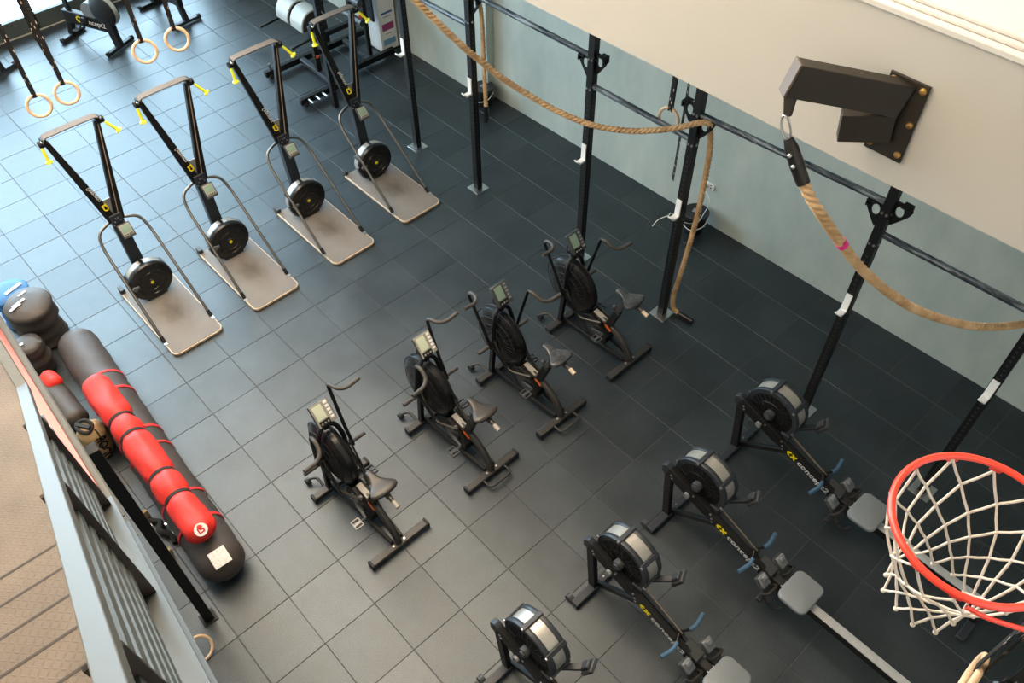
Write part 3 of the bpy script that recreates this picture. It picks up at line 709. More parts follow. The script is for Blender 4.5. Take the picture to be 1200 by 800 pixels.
    # seat
    b = B(); b.box((1.315, 0, .345), (.20, .12, .05)); b.build('seat_carriage', 'blacksoft', t, bevel=.006)
    b = B(); pr = []
    for z, k in ((.365,.90),(.372,.97),(.385,1.0),(.402,1.0),(.412,.97),(.416,.92)):
        pr.append([V((1.315+x_*k, y_*k, z)) for x_, y_ in rrect(.265, .335, .06, 6)])
    b.loft(pr); b.build('seat', 'seatgrey', t, sharp=60)
    # monitor on its folded arm
    b = B(); b.bar((.40, .0, .63), (.44, .09, .68), .05, .035); b.bar((.43, .07, .675), (.575, .20, .715), .05, .03); b.box((.40, 0, .62), (.09, .10, .07)); ma = b.build('monitor_arm', 'bluegrey', t, bevel=.005)
    Rm = Euler((0, math.radians(28), math.radians(25))).to_matrix(); mc = V((.60, .215, .745))
    b = B(); b.box(mc, (.035, .115, .14), Rm); b.box(mc + Rm @ V((-.03, 0, .0)), (.03, .07, .09), Rm); mo = b.build('monitor', 'dgrey', t, bevel=.008)
    B().box(mc + Rm @ V((.02, 0, .01)), (.006, .09, .09), Rm).build('screen', 'lcd', mo)
    B().cyl((.425, -.02, .69), (.46, .03, .70), .01, seg=8).build('arm_pin', 'bolt', t)
    # lettering on the beam
    n = V((0,-1,0)); o = A0.lerp(A1, .53) + V((0,-.0285,0))
    b = B()
    yaw = math.atan2(A1.y-A0.y, A1.x-A0.x); 
    for (u0, v0, u1, v1, w_) in ((.0,.0,.028,.028,.02),(.0,.0,.028,-.028,.02),(.05,.028,.095,-.028,.018),(.05,-.028,.095,.028,.018)):
        p = o + d*u0 + up*v0; q = o + d*u1 + up*v1; b.bar(p, q, w_, .003, up=n)
    b.build('logo', 'logoyellow', t)
    text('concept2', 'lettering', 'print', t, .088, o + d*.125 + V((0, -.001, 0)), d, up, .0012, 1.12, .001)
    return t
row = make_rower(); row.location = (1.17, 1.49, 0); row['label'] = 'rowing machine second from the rig, its grey seat and silver rail in view'
dup(row, (1.14, 2.54, 0), label='rowing machine nearest the rig, its grey seat beside the red basketball rim')
dup(row, (1.20, .485, 0), label='rowing machine second from the staircase, its pale seat cut by the picture edge')
dup(row, (1.20, -.53, 0), label='rowing machine nearest the staircase, only its flywheel drum and front leg showing')

# ------------------------------------------------------------------ rig
posts = [(-4.80, 3.24), (-3.58, 3.265), (-1.79, 3.30), (-.53, 3.325), (1.32, 3.365), (2.63, 3.40), (4.45, 3.44)]
HR = ZB
rig = thing('pull_up_rig', 'black steel pull-up rig of drilled uprights and chalked bars along the concrete wall', 'rig', (0,0,0))
rzr = Matrix.Rotation(.022, 3, 'Z')
for k, (x, y) in enumerate(posts):
    b = B(); b.bar((x, y, .0), (x, y, HR), .076, .076, up=(0,1,0)); n0 = len(b.bm.faces)
    for i in range(34):
        z = .35 + .055*i
        b.cyl((x-.0375, y, z), (x-.0387, y, z), .0115, seg=10); b.cyl((x, y-.0375, z), (x, y-.0387, z), .0115, seg=10); b.cyl((x+.0375, y, z), (x+.0387, y, z), .0115, seg=10)
    b.bm.faces.ensure_lookup_table()
    for f in b.bm.faces[n0:]: f.material_index = 1
    u = b.build('upright', 'black', rig); u.data.materials.append(M['hole'])
    b = B(); b.box((x, y, .005), (.20, .20, .01)); b.build('base_plate', 'steel', u, bevel=.002)
    for z in (2.30, 2.62):
        for s in (-1, 1):
            B().cyl((x + .02*s, y-.037, z), (x + .02*s, y-.046, z), .012, seg=8).build('bolt', 'bolt', u)
            B().cyl((x + .037*s, y, z), (x + .046*s, y, z), .012, seg=8).build('bolt', 'bolt', u)
def gusset(x, y, z, s, flip=1):
    b = B(); pts = [(.038, .04), (.16, .04), (.19, .01), (.17, -.05), (.06, -.20), (.038, -.20)]; 
    outer = [b.bm.verts.new((x+s*u_, y-.012, z+v_*flip)) for u_, v_ in pts]
    b.bm.free(); b = B()
    hole = [(.085 + .035*math.cos(2*PI*k/14), -.04 + .045*math.sin(2*PI*k/14)) for k in range(14)]
    # plate with a round opening, made of a strip between outline and opening
    n = 28
    def outl(a):
        # ray from the opening centre to the outline
        cx, cy = .09, -.045; dx, dy = math.cos(a), math.sin(a); best = 9
        for (ax, ay), (bx, by_) in zip(pts, pts[1:]+pts[:1]):
            ex, ey = bx-ax, by_-ay; den = dx*ey - dy*ex
            if abs(den) < 1e-9: continue
            tt = ((ax-cx)*ey - (ay-cy)*ex)/den; ss = ((ax-cx)*dy - (ay-cy)*dx)/den
            if tt > 0 and -1e-6 <= ss <= 1+1e-6: best = min(best, tt)
        return cx + dx*best, cy + dy*best
    rings = []
    for k in range(n):
        a = 2*PI*k/n; ou, ov = outl(a); iu, iv = .09 + .034*math.cos(a), -.045 + .05*math.sin(a)
        q = lambda u_, v_, w_: V((x + s*u_, y + w_, z + v_*flip))
        rings.append([q(ou, ov, -.006), q(ou, ov, .006), q(iu, iv, .006), q(iu, iv, -.006)])
    b.loft(rings, closed=True)
    b.box((x + s*.13, y, z + .03*flip), (.075, .09, .012)); b.box((x + s*.165, y, z - .0*flip), (.012, .08, .06))
    return b.build('gusset', 'black', rig, bevel=.002)
def pbar(i, z, z2=None):
    (xa, ya), (xb, yb) = posts[i], posts[i+1]
    b = B(); b.cyl((xa+.03, ya, z), (xb-.03, yb, z2 or z), .028, seg=18); return b.build('pull_up_bar', 'bar', rig)
pbar(0, 2.24); pbar(1, 2.63); pbar(2, 2.33); pbar(3, 2.62, 2.70); pbar(4, 2.41, 2.42); pbar(5, 2.72)
for i, s, z in ((1, 1, 2.58), (2, -1, 2.58), (2, 1, 2.66), (3, 1, 2.57), (4, -1, 2.64), (4, 1, 2.72), (5, 1, 2.66), (3, -1, 2.66)):
    gusset(posts[i][0], posts[i][1], z, s)
for (k, z, lab) in ((0, 1.45, 'white plastic bar hook on the upright beside the white printed box'), (1, 1.46, 'white plastic bar hook on the upright where a rope hangs above the far bucket'),
               (2, 1.49, 'white plastic bar hook on the upright behind the fan bike nearest the rig'), (3, 1.50, 'white plastic bar hook on the upright with the rope hanging to the floor'),
               (4, 1.56, 'white plastic bar hook on the upright rising behind the farthest rowing machine'), (5, 1.55, 'white plastic bar hook on the upright above the red basketball rim')):
    x, y = posts[k]
    t = thing('bar_hook', lab, 'hook', (x, y, z), 0, 'white bar hooks on the rig')
    b = B(); b.box((0, -.049, .06), (.062, .016, .20)); b.build('back_plate', 'white', t, bevel=.004)
    b = B(); b.prism([(-.042,-.05),(-.12,-.052),(-.155,-.02),(-.162,.0),(-.145,.0),(-.118,-.03),(-.042,-.028)], .06, lambda u_, v_, w_: V((w_, u_, v_))); b.build('lip', 'white', t, bevel=.003)

# ------------------------------------------------------------------ ropes
def rope(b, pts, r):
    P = even(smooth(pts, 24), .009); n = len(P)
    def rf(i, a): return .56 + .50*abs(math.cos(1.5*(a + i*.009*2*PI/.135)))**.6
    b.tube(P, r, 30, rfn=lambda i, a: rf(i, a))
    return P
RR = .0275
# rope from the bracket in view, sagging to the rig on the right
BX, BY_, BZ = 1.32, 1.215, 4.75
t = thing('climbing_rope', 'thick tan rope with a pink tape mark, hanging from the wall bracket in view', 'rope', (0,0,0), 0, 'climbing ropes')
rp2 = [(1.63,1.0,4.445), (1.70,1.015,4.35), (1.77,1.06,4.25), (1.85,1.2,4.04), (1.98,1.45,3.71), (2.16,1.9,3.26), (2.35,2.4,2.89), (2.48,2.75,2.70), (2.60,3.1,2.56), (2.72, 3.29, 2.53), (3.2, 3.33, 2.50), (4.0, 3.36, 2.66), (4.43, 3.37, 2.80)]
b = B(); P = rope(b, rp2, RR); b.build('rope_body', 'rope', t, sharp=80)
b = B(); b.tube([V((1.515,1.0,4.60)), V((1.545,1.0,4.56)), V((1.60,1.0,4.485)), V((1.655,1.003,4.41))], [.022,.034,.036,.033], 14); sl = b.build('end_sleeve', 'ropesleeve', t)
for q in ((1.565,.962,4.545), (1.60,.96,4.50)): B().sphere(V(q), .012, 10).build('bolt', 'bolt', sl)
idx = min(range(len(P)), key=lambda i: (P[i]-V((1.855,1.21,4.02))).length); bb = B(); bb.tube(P[idx-2:idx+3], .0305, 14); bb.build('tape_mark', 'pink', t)
b = B(); ring = [V((1.49 + .026*math.sin(a) + .02*math.cos(a)*-1, 1.0, 4.645 + .058*math.cos(a))) for a in [2*PI*k/20 for k in range(20)]]; b.tube(ring, .006, 8, closed=True); b.build('carabiner', 'bolt', t)
# bracket
def bracket(label, loc):
    t = thing('rope_bracket', label, 'bracket', loc, 0, 'rope brackets on the beige wall')
    b = B(); b.box((0, -.007, 0), (.20, .014, .42)); b.build('wall_plate', 'bracket', t, bevel=.002)
    for x_, z_ in ((-.075,.18),(.075,.18),(.075,-.0),(-.075,-.17),(.075,-.17),(-.08,-.05)):
        b = B(); b.lathe([(.018,0),(.018,.006),(.012,.014),(.004,.016)], (x_, -.013, z_), (0,-1,0), 12); b.build('bolt', 'brass', t)
    a, e = V((.0, -.01, .105)), V((-.352, -.445, .245))
    b = B(); b.bar(a, e, .075, .165); b.build('arm', 'bracket', t, bevel=.004)
    dd = (e-a).normalized(); B().bar(e, e + dd*.012, .079, .17).build('arm_cap', 'bracketcap', t, bevel=.003)
    b = B(); b.bar(V((.0,-.01,-.045)), V((-.195,-.15,-.07)), .07, .15); b.build('gusset_block', 'bracket', t, bevel=.004)
    b = B(); b.bar(e + V((.012,.01,-.07)), e + V((.03,.0,-.185)), .02, .07, up=(1,0,0), h2=.035); b.build('hanger_tab', 'bracket', t, bevel=.003)
    return t
bracket('dark steel rope bracket bolted to the beige wall, facing the viewer at upper right', (1.80, by(1.80), 4.645))
bracket('second dark steel rope bracket on the beige wall beyond the top edge', (-1.66, by(-1.66), 4.645))
# rope looping from the second bracket to the rig and down to the floor
t = thing('climbing_rope', 'long tan rope draped from above to a rig upright, then hanging to the floor', 'rope', (0,0,0), 0, 'climbing ropes')
b = B(); rope(b, [(-2.0,.94,4.66), (-1.98,1.05,4.42), (-1.92,1.16,4.17), (-1.80,1.31,3.91), (-1.72,1.6,3.51), (-1.69,1.8,3.27), (-1.63,2.0,3.04), (-1.54,2.2,2.84), (-1.38,2.4,2.66), (-1.14,2.6,2.54), (-.93,2.8,2.49), (-.76,2.95,2.50), (-.58,3.10,2.55), (-.44,3.235,2.61), (-.375,3.30,2.60),
              (-.40,3.37,2.48), (-.375,3.39,2.2), (-.375,3.40,1.5), (-.43,3.41,.75), (-.47,3.41,.30), (-.46,3.42,.10), (-.40,3.43,.045), (-.36,3.43,.04)], RR); b.build('rope_body', 'rope', t, sharp=80)
b = B(); b.tube([V((-.38,3.43,.04)), V((-.30,3.44,.036)), V((-.20,3.45,.034))], [.033,.034,.03], 14); b.build('end_sleeve', 'ropesleeve', t)
# far rope
t = thing('climbing_rope', 'tan rope tied at the far rig upright, hanging short above the far bucket', 'rope', (0,0,0), 0, 'climbing ropes')
b = B(); rope(b, [(-5.6,2.9,3.0), (-4.9,3.16,2.72), (-4.4,3.27,2.62), (-4.0,3.28,2.58), (-3.7,3.21,2.58), (-3.55,3.20,2.60), (-3.50,3.26,2.60), (-3.475,3.33,2.5), (-3.47,3.35,2.2), (-3.465,3.35,1.7), (-3.46,3.35,1.22)], RR*.92); b.build('rope_body', 'rope', t, sharp=80)
b = B(); b.tube([V((-3.46,3.35,1.25)), V((-3.465,3.35,1.12)), V((-3.48,3.35,1.02))], [.031,.032,.026], 14); b.build('end_sleeve', 'ropesleeve', t)

# ------------------------------------------------------------------ hanging wooden rings
def hung_ring(label, c, nrm, tilt, double, ztop_=ZC, R=.104, r=.0155, group='wooden rings on straps', sw=.043):
    """strap runs straight up to the ceiling; ring hangs in its loop"""
    t = thing('gym_ring', label, 'gym ring', c, 0, group)
    n = V(nrm).normalized(); 
    b = B(); b.torus((0,0,0), n, R, r, 48, 12); b.build('ring', 'wood', t)
    up = V((0,0,1)); up = (up - n*up.dot(n)).normalized(); top = up*R
    h = ztop_ - c[2]; side = n.cross(V((0,0,1))).normalized()
    b = B(); w = sw
    b.bar(top + V((0,0,-.018)) + n*.016, V((top.x, top.y, h)) + n*.004, .004, w, up=side)
    b.bar(top + V((0,0,-.018)) - n*.016, V((top.x, top.y, h)) - n*.004, .004, w, up=side)
    b.bar(top + V((0,0,-.0195)) - n*.018, top + V((0,0,-.0195)) + n*.018, w, .004, up=(0,0,1))
    if double and c[0] < 0:
        b.bar(V((top.x, top.y, .55)) + side*.034, V((top.x, top.y, h)) + side*.038, .004, w, up=side)
        b.bar(V((top.x, top.y, .30)) + side*.010, V((top.x, top.y, .57)) + side*.034, .004, w*.8, up=side)
    b.build('strap', 'strap', t); return t
vn = lambda x, y: ((3.1-x), (-2.2-y), 1.6)
hung_ring('wooden ring lowest of four, nearest the lower left, on a narrow printed strap', (-5.10, -.83, 2.39), vn(-5.1,-.83), 0, False)
hung_ring('wooden ring hung on the widest doubled printed strap, second of the left pair', (-4.98, -.575, 2.47), vn(-5,-.6), 0, True)
hung_ring('wooden ring in front of the exercise bike flywheel, left one of the right pair', (-4.66, .165, 2.74), vn(-4.7,.2), 0, False)
hung_ring('wooden ring highest of the four hung together, second of the right pair', (-4.52, .45, 2.81), vn(-4.5,.5), 0, False)
hung_ring('wooden ring seen edge-on below the basketball net, on a black strap', (3.455, -.03, 3.50), (1, .10, 0), 0, True)
tt = thing('strap', 'black buckled strap hanging behind the edge-on wooden ring', 'strap', (3.58, .06, 3.45))
b = B(); b.bar((0,0,0), (0,0,ZC-3.45), .004, .042, up=(1,.2,0)); b.bar((.05,.02,.2), (.03,.02,ZC-3.45), .004, .042, up=(1,.2,0)); b.build('webbing', 'strap', tt)
b = B(); b.box((-.01,-.01,.04), (.05,.03,.07)); b.tube(smooth([(0,0,.03),(-.05,-.01,-.03),(.0,.0,-.08),(.05,.01,-.03)], 5, True), .012, 8, closed=True); b.build('buckle', 'gloss', tt, bevel=.004)
tt = hung_ring('wooden ring resting on the rig bar behind the sagging rope, on black straps', (-.88, 3.385, 2.36), (.1, -1, .1), 0, False, ztop_=ZB, group='wooden rings on the rig')
tt = thing('strap', 'long black printed strap dangling free beside the ring on the rig bar', 'strap', (-.745, 3.42, 1.7))
b = B(); b.bar((0,0,0), (0,.0,ZB-1.7), .004, .042, up=(1,-.5,0)); b.build('webbing', 'strap', tt)

# wooden ring on the floor by the stair post
b = B(); b.torus((0,0,.096), (.72,.12,.68), .104, .0135, 44, 12); o = b.build('gym_ring', 'wood', loc=(-.62, -2.37, 0)); tag(o, 'wooden ring leaning on the floor, half hidden by the stair beam', 'gym ring')

# ------------------------------------------------------------------ basketball hoop
t = thing('basketball_hoop', 'red basketball rim with a white cord net at the right edge', 'basketball hoop', (3.125, -.5215, 4.94))
RH = .2286
b = B(); b.torus((0,0,0), (0,0,1), RH, .0108, 72, 12); rim = b.build('rim', 'rimred', t)
for s in (-1, 1):
    b = B(); b.tube(smooth([(.09,s*.222,-.022), (.15,s*.20,-.03), (.24,s*.15,-.035), (.36,s*.09,-.03)], 6), .007, 8); b.build('rim_brace', 'rimred', rim)
b = B(); b.box((.29, 0, -.005), (.16, .16, .012)).box((.372, 0, -.05), (.02, .18, .16)); b.build('rim_mount', 'rimred', rim, bevel=.003)
b = B(); b.box((.40, 0, .35), (.03, 1.2, .8)); b.build('backboard', 'white', t, bevel=.006)
b = B(); b.bar((.415,0,.3), (XR-3.125,0,.3), .12, .12); b.build('support_arm', 'black', t)
for k in range(12):
    a = 2*PI*(k+.5)/12; d = V((math.cos(a), math.sin(a), 0)); q = V((-d.y, d.x, 0))
    b = B(); b.tube([d*RH + q*.017 + V((0,0,-.004)), d*(RH-.002) + q*.013 + V((0,0,-.02)), d*(RH-.002) - q*.013 + V((0,0,-.02)), d*RH - q*.017 + V((0,0,-.004))], .0045, 6); b.build('net_hook', 'rimred', rim)
lv = [(RH-.004, -.022), (.205, -.115), (.172, -.185), (.143, -.245), (.125, -.30), (.116, -.355), (.120, -.415)]
def npt(k, i):
    r_, z_ = lv[k]; a = 2*PI*(i + .5 + (k % 2)*.5)/12; wob = .006*math.sin(i*2.3 + k*1.7)
    return V((math.cos(a)*(r_+wob), math.sin(a)*(r_+wob), z_ + .008*math.sin(i*1.9+k)))
b = B()
for k in range(len(lv)-1):
    for i in range(12):
        p = npt(k, i)
        for j in ((i, i-1) if k % 2 == 0 else (i, i+1)):
            q = npt(k+1, j % 12); m_ = (p+q)/2 + V((0,0,-.004)) ; b.tube([p, m_, q], .0042, 6)
        b.sphere(p, .0062, 8)
for i in range(12):
    p = npt(6, i); b.sphere(p + V((0,0,-.004)), .0085, 8)
b.build('net', 'net', t, sharp=80)

# ------------------------------------------------------------------ staircase and landing
st = thing('staircase', 'tan chequer plate staircase and landing with grey-blue slatted railing, lower left', 'staircase', (0,0,0))
st.rotation_euler = (0, 0, -.036); st.location = V((-.3, -2.24, 0)) - Matrix.Rotation(-.036, 3, 'Z') @ V((-.3, -2.24, 0))
ZL = 2.81; X0 = -.06; GO, RI = .292, .19; YI, YO = -3.78, -2.235
b = B(); b.box(((-3.9+X0)/2, (YI-2.36)/2, ZL-.02), (X0+3.9, -2.36-YI, .04)); b.build('landing_plate', 'chequer', st)
NT = 13
for k in range(NT):
    x = X0 + GO*k; z = ZL + RI*(k+1)
    B().box((x + .004, (YI-2.36)/2, z+.0005), (.012, -2.37-YI, .003)).build('shadow_strip', 'postpaint', st)  # thin dark strip painting the shadow line along each tread edge
    b = B(); b.box((x + GO/2 + .012, (YI-2.36)/2, z-.008), (GO+.024, -2.36-YI, .016)); b.box((x-.004+.004, (YI-2.36)/2, z-.09), (.008, -2.36-YI, .18)); b.build('tread', 'chequer', st, bevel=.002)
sl = RI/GO
def zs(x): return ZL + RI + (x-X0)*sl          # nosing line
XE = X0 + GO*NT
# outer stringer: plate with top flange
b = B(); b.bar((X0-.15, -2.315, zs(X0-.15)-.13), (XE, -2.315, zs(XE)-.13), .012, .28); b.bar((X0-.15, -2.275, zs(X0-.15)+.01), (XE, -2.275, zs(XE)+.01), .094, .012); b.bar((X0-.15, -2.275, zs(X0-.15)-.27), (XE, -2.275, zs(XE)-.27), .094, .012); b.build('stringer', 'stringer', st, bevel=.002)
b = B(); b.bar((X0-.15, YI-.0, zs(X0-.15)-.13), (XE, YI, zs(XE)-.13), .03, .28); b.build('stringer', 'stringer', st)
b = B(); b.box(((-3.9+X0)/2-.02, -2.285, ZL-.09), (X0+3.9+.05, .012, .24)).box(((-3.9+X0)/2-.02, -2.282, ZL+.028), (X0+3.9-.05, .108, .012)).box(((-3.9+X0)/2-.02, -2.282, ZL-.2), (X0+3.9-.05, .108, .012)); b.build('landing_beam', 'stringer', st, bevel=.002)
b = B(); b.box(((-3.9+X0)/2-.04, -2.295, ZL+.055), (X0+3.9-.06, .07, .05)); b.build('edge_bar', 'pinkreflection', st, bevel=.006)
# handrails: level then sloping
XK = -.25; HZ = 3.88
def zr(x): return HZ + (x-XK)*.69
yr0, yr1 = -2.268, -2.268
def yr(x): return yr0 + (yr1-yr0)*(x-XK)/2.6
b = B(); b.bar((-3.9, -2.268, HZ), (XK, yr(XK), HZ), .05, .05); b.build('handrail', 'slatpaint', st, bevel=.004)
b = B(); b.bar((XK-.01, yr(XK), HZ), (XE, yr(XE), zr(XE)), .05, .045); b.build('handrail', 'railpaint', st, bevel=.004)
for k in range(6):
    f = (k+1)/7.2; dz = -.10 - .80*f*.95
    y_ = lambda x: yr(x) + (-2.278 - yr(x))*f
    b = B(); b.bar((XK+.06, y_(XK+.06), zr(XK+.06)+dz), (XE, y_(XE), zr(XE)+dz), .013, .046); b.build('railing_bar', 'slatpaint', st, bevel=.002)
for x, xb in ((.34, -.12), (1.24, .95), (2.2, 2.0), (2.9, 2.75)):
    b = B(); b.bar((x, yr(x)-.01, zr(x)-.02), (xb, -2.285, zs(xb)+.0), .012, .075, up=(0,1,0)); b.build('railing_post', 'postpaint', st, bevel=.001)
for x in (-2.2, -3.8):
    b = B(); b.bar((x, -2.275, HZ-.02), (x, -2.26, ZL+.03), .012, .07, up=(0,1,0)); b.build('railing_post', 'postpaint', st, bevel=.001)
for x, y in ((-.86, -2.20), (-3.2, -2.50), (-.86, -3.6), (-3.8, -3.6)):
    b = B(); b.bar((x, y, 0), (x, y, ZL-.2), .08, .08, up=(0,1,0)); po_ = b.build('support_post', 'black', st, bevel=.004)
    B().box((x, y, .005), (.13, .13, .01)).build('base_plate', 'black', po_)

# ------------------------------------------------------------------ bags on the floor
def bag(b, A, Bp, R, prof, seg=28, wr=.02, sq=1.0, sd=1):
    """soft cylinder from A to Bp; prof(f) scales R"""
    A, Bp = V(A), V(Bp); d = Bp - A; L = d.length; d.normalize()
    x = d.cross(V((0,0,1)))
    if x.length < .01: x = V((1,0,0))
    x.normalize(); y = x.cross(d) if abs(d.z) < .5 else d.cross(x)
    n = max(24, int(L/.03)); rings = []
    for i in range(n+1):
        f = i/n; rr = R*prof(f, L); p = A + d*L*f; ring = []
        for k in range(seg):
            a = 2*PI*k/seg; q = V((math.cos(a), math.sin(a), 0)); w_ = 1 + wr*noise.noise(V((q.x*2.2+sd, q.y*2.2, f*L*5)))*2
            ring.append(p + x*math.cos(a)*rr*w_ + y*math.sin(a)*rr*w_*(sq if math.sin(a) < 0 else 1))
        rings.append(ring)
    b.loft(rings)
def endround(e):
    def p(f, L):
        dd = min(f, 1-f)*L
        return max(.02, math.sqrt(max(0, 1-(1-min(dd/e,1))**2)))
    return p
def band(name, m, parent, A, Bp, f, R, wdt=.03, a0=0, a1=2*PI):
    A, Bp = V(A), V(Bp); d = (Bp-A).normalized(); x = d.cross(V((0,0,1))).normalized(); y = x.cross(d); L = (Bp-A).length
    rings = []; n = 40
    for k in range(n):
        a = 2*PI*k/n; q = x*math.cos(a) + y*math.sin(a); c_ = A + d*L*f
        rings.append([c_ + q*(R) - d*wdt/2, c_ + q*(R+.005) - d*wdt/2, c_ + q*(R+.005) + d*wdt/2, c_ + q*(R) + d*wdt/2])
    b = B(); b.loft(rings, closed=True); return b.build(name, m, parent)
LA, LB = V((-4.50, -1.685, .208)), V((-.95, -1.845, .208))
t = thing('punching_bag', 'long charcoal punching bag with red bands lying on the floor', 'punching bag', (0,0,0))
b = B(); bag(b, LA, LB, .205, endround(.19), wr=.02); b.build('bag_body', 'darkfab', t, sharp=80)
def fx(x): return (x-LA.x)/(LB.x-LA.x)
for x in (-3.62, -3.36, -2.74, -2.50, -1.83, -1.50): band('band', 'redstrap', t, LA, LB, fx(x), .2075, .03)
Rl = Matrix.Rotation(-.05, 3, 'Z') @ Euler((0, math.radians(24), 0)).to_matrix()
B().box((-1.045, -1.845, .393), (.15, .15, .006), Rl).build('silver_label', 'silver', t)
RA, RB_ = V((-3.45, -1.81, .537)), V((-1.19, -1.845, .537))
t = thing('gear_bag', 'long red nylon bag with dark straps, lying on top of the punching bag', 'bag', (0,0,0))
sx = [-2.80, -2.55, -1.98, -1.68]
def rprof(f, L):
    x = RA.x + f*(RB_.x-RA.x); p = endround(.10)(f, L)
    for s in sx: p *= 1 - .19*math.exp(-((x-s)/.05)**2)
    return p
b = B(); bag(b, RA, RB_, .138, rprof, wr=.055, sq=.78, sd=5); b.build('bag_body', 'redfab', t, sharp=80)
for s in sx:
    f = (s-RA.x)/(RB_.x-RA.x); band('strap', 'web', t, RA, RB_, f, .1165, .032)
n = V((.62, 0, .78)).normalized(); bc = RB_ + V((-.035, .0, .098))
b = B(); b.lathe([(.0005,-.004),(.056,-.004),(.056,.004),(.0005,.004)], bc, n, 24); pb = b.build('badge', 'white', t)
xd = V((0,1,0)); yd = n.cross(xd); bo = bc + n*.005
b = B(); b.bar(bo + xd*-.022 + yd*.02, bo + xd*.024 + yd*.02, .012, .003, up=n); b.bar(bo + xd*-.022 + yd*.02, bo + xd*-.022 - yd*.024, .012, .003, up=n); b.bar(bo + xd*-.022 - yd*.024, bo + xd*.024 - yd*.024, .012, .003, up=n); b.bar(bo + xd*.02 - yd*.024, bo + xd*.02, .012, .003, up=n); b.bar(bo + xd*.0, bo + xd*.024, .01, .003, up=n); b.build('badge_mark', 'redstrap', pb)

def sack(name, label, cat, loc, R, H, m, group, sd, lean=(0,0), patches=True):
    t = thing(name, label, cat, loc, 0, group)
    def pr(f, L):
        p = 1 + .06*math.sin(f*9+sd) + .05*math.sin(f*21+sd)
        if f > .93: p *= math.sqrt(max(.0, 1-((f-.93)/.07)**2))*.5+.5 if f < 1 else .5
        if f < .06: p *= .9
        return p
    b = B(); bag(b, (0,0,0), (lean[0], lean[1], H), R, pr, wr=.03, sd=sd); b.build('sack_body', m, t, sharp=70)
    return t
s1 = sack('sandbag', 'large upright dark sandbag with white print, by the stair landing', 'sandbag', (-4.93, -1.88, 0), .225, .60, 'sackfab', 'sandbags beside the landing', 1, (.06, .02))
for (dx, dy, w_, h_) in ((-.02, -.05, .03, .15), (.02, -.10, .03, .13), (-.13, .03, .025, .09)):
    B().box((.06+dx, dy, .612), (w_, h_, .006), Matrix.Rotation(.3, 3, 'Z')).build('print_patch', 'print', s1)
s2 = sack('sandbag', 'small dark sandbag between the big sandbag and the punching bag end', 'sandbag', (-4.50, -2.09, 0), .15, .46, 'sackfab', 'sandbags beside the landing', 4, (.03, .0))
B().box((.03, -.05, .47), (.03, .05, .006)).build('print_patch', 'print', s2)
s3 = sack('sandbag', 'blue sandbag with white print behind the large dark sandbag', 'sandbag', (-5.35, -1.93, 0), .19, .46, 'bluefab', 'sandbags beside the landing', 7)
B().box((.03, .05, .47), (.04, .2, .006), Matrix.Rotation(.3, 3, 'Z')).build('print_patch', 'print', s3)
t = thing('duffel_bag', 'dark duffel with a red end, wedged between railing and punching bag', 'bag', (0,0,0))
b = B(); bag(b, (-4.12, -2.14, .16), (-3.42, -2.12, .13), .125, endround(.09), wr=.04, sd=9); b.build('bag_body', 'darkfab', t, sharp=80)
b = B(); bag(b, (-4.16, -2.12, .25), (-3.92, -2.08, .24), .085, endround(.07), wr=.03, sd=11); b.build('bag_end', 'redfab', t, sharp=80)
t = thing('canvas_bag', 'tan canvas sandbag with black lettering and black drawstring top', 'sandbag', (-3.12, -2.10, 0))
def cpr(f, L):
    p = min(1, .88 + .12*math.sin(min(1, f*1.6)*PI))
    if f > .74: p *= 1 - .55*((f-.74)/.26)**1.5
    return p
b = B(); bag(b, (0,0,0), (.03,.03,.42), .15, cpr, wr=.05, sd=3); b.build('bag_body', 'tanfab', t, sharp=75)
b = B(); b.tube(smooth([(-.06,-.05,.41),(-.02,.03,.45),(.06,.06,.43),(.10,.0,.40),(.04,-.06,.42)], 5, True), .018, 8, closed=True); b.bar((-.05,-.05,.42), (.09,.03,.44), .035, .03); b.build('drawstring', 'web', t)
b = B(); b.tube(smooth([(.05,.03,.43),(.12,.06,.36),(.155,.04,.26),(.15,.02,.16)], 6), .01, 6); b.build('strap', 'web', t)
text('ROGUE', 'lettering', 'black', t, .125, V((.158, .055, .335)), (0, -.12, -1), (0, 1, -.12), .0015, .95, .003)
# wooden-ended dip bars beside the stair
t = thing('parallette_bar', 'thin dark bar with pale wooden ends on the floor between punching bag and stair post', 'parallette', (-1.865, -2.145, 0), math.radians(-3))
b = B(); b.cyl((-.26,0,.085), (.26,0,.085), .014); b.build('bar', 'black', t)
for s in (-1, 1): B().box((s*.25, 0, .05), (.035, .10, .10)).build('wooden_end', 'tanfab', t, bevel=.006)
t = thing('strap_roll', 'bundled black webbing strap with bright buckles beside the wooden-ended bar', 'strap', (-1.88, -2.07, 0), .1)
b = B(); b.tube(smooth([(-.16,-.02,.02),(-.06,.03,.05),(.03,-.02,.07),(.12,.02,.04),(.2,.0,.02)], 6), .026, 8); b.tube(smooth([(-.1,.04,.02),(.0,-.03,.04),(.1,.03,.03)], 6), .022, 8); b.build('webbing', 'web', t)
for q in ((.0,.05,.06), (.12,.05,.05), (-.1,-.05,.05)): B().box(q, (.03,.022,.006)).build('buckle', 'bolt', t)

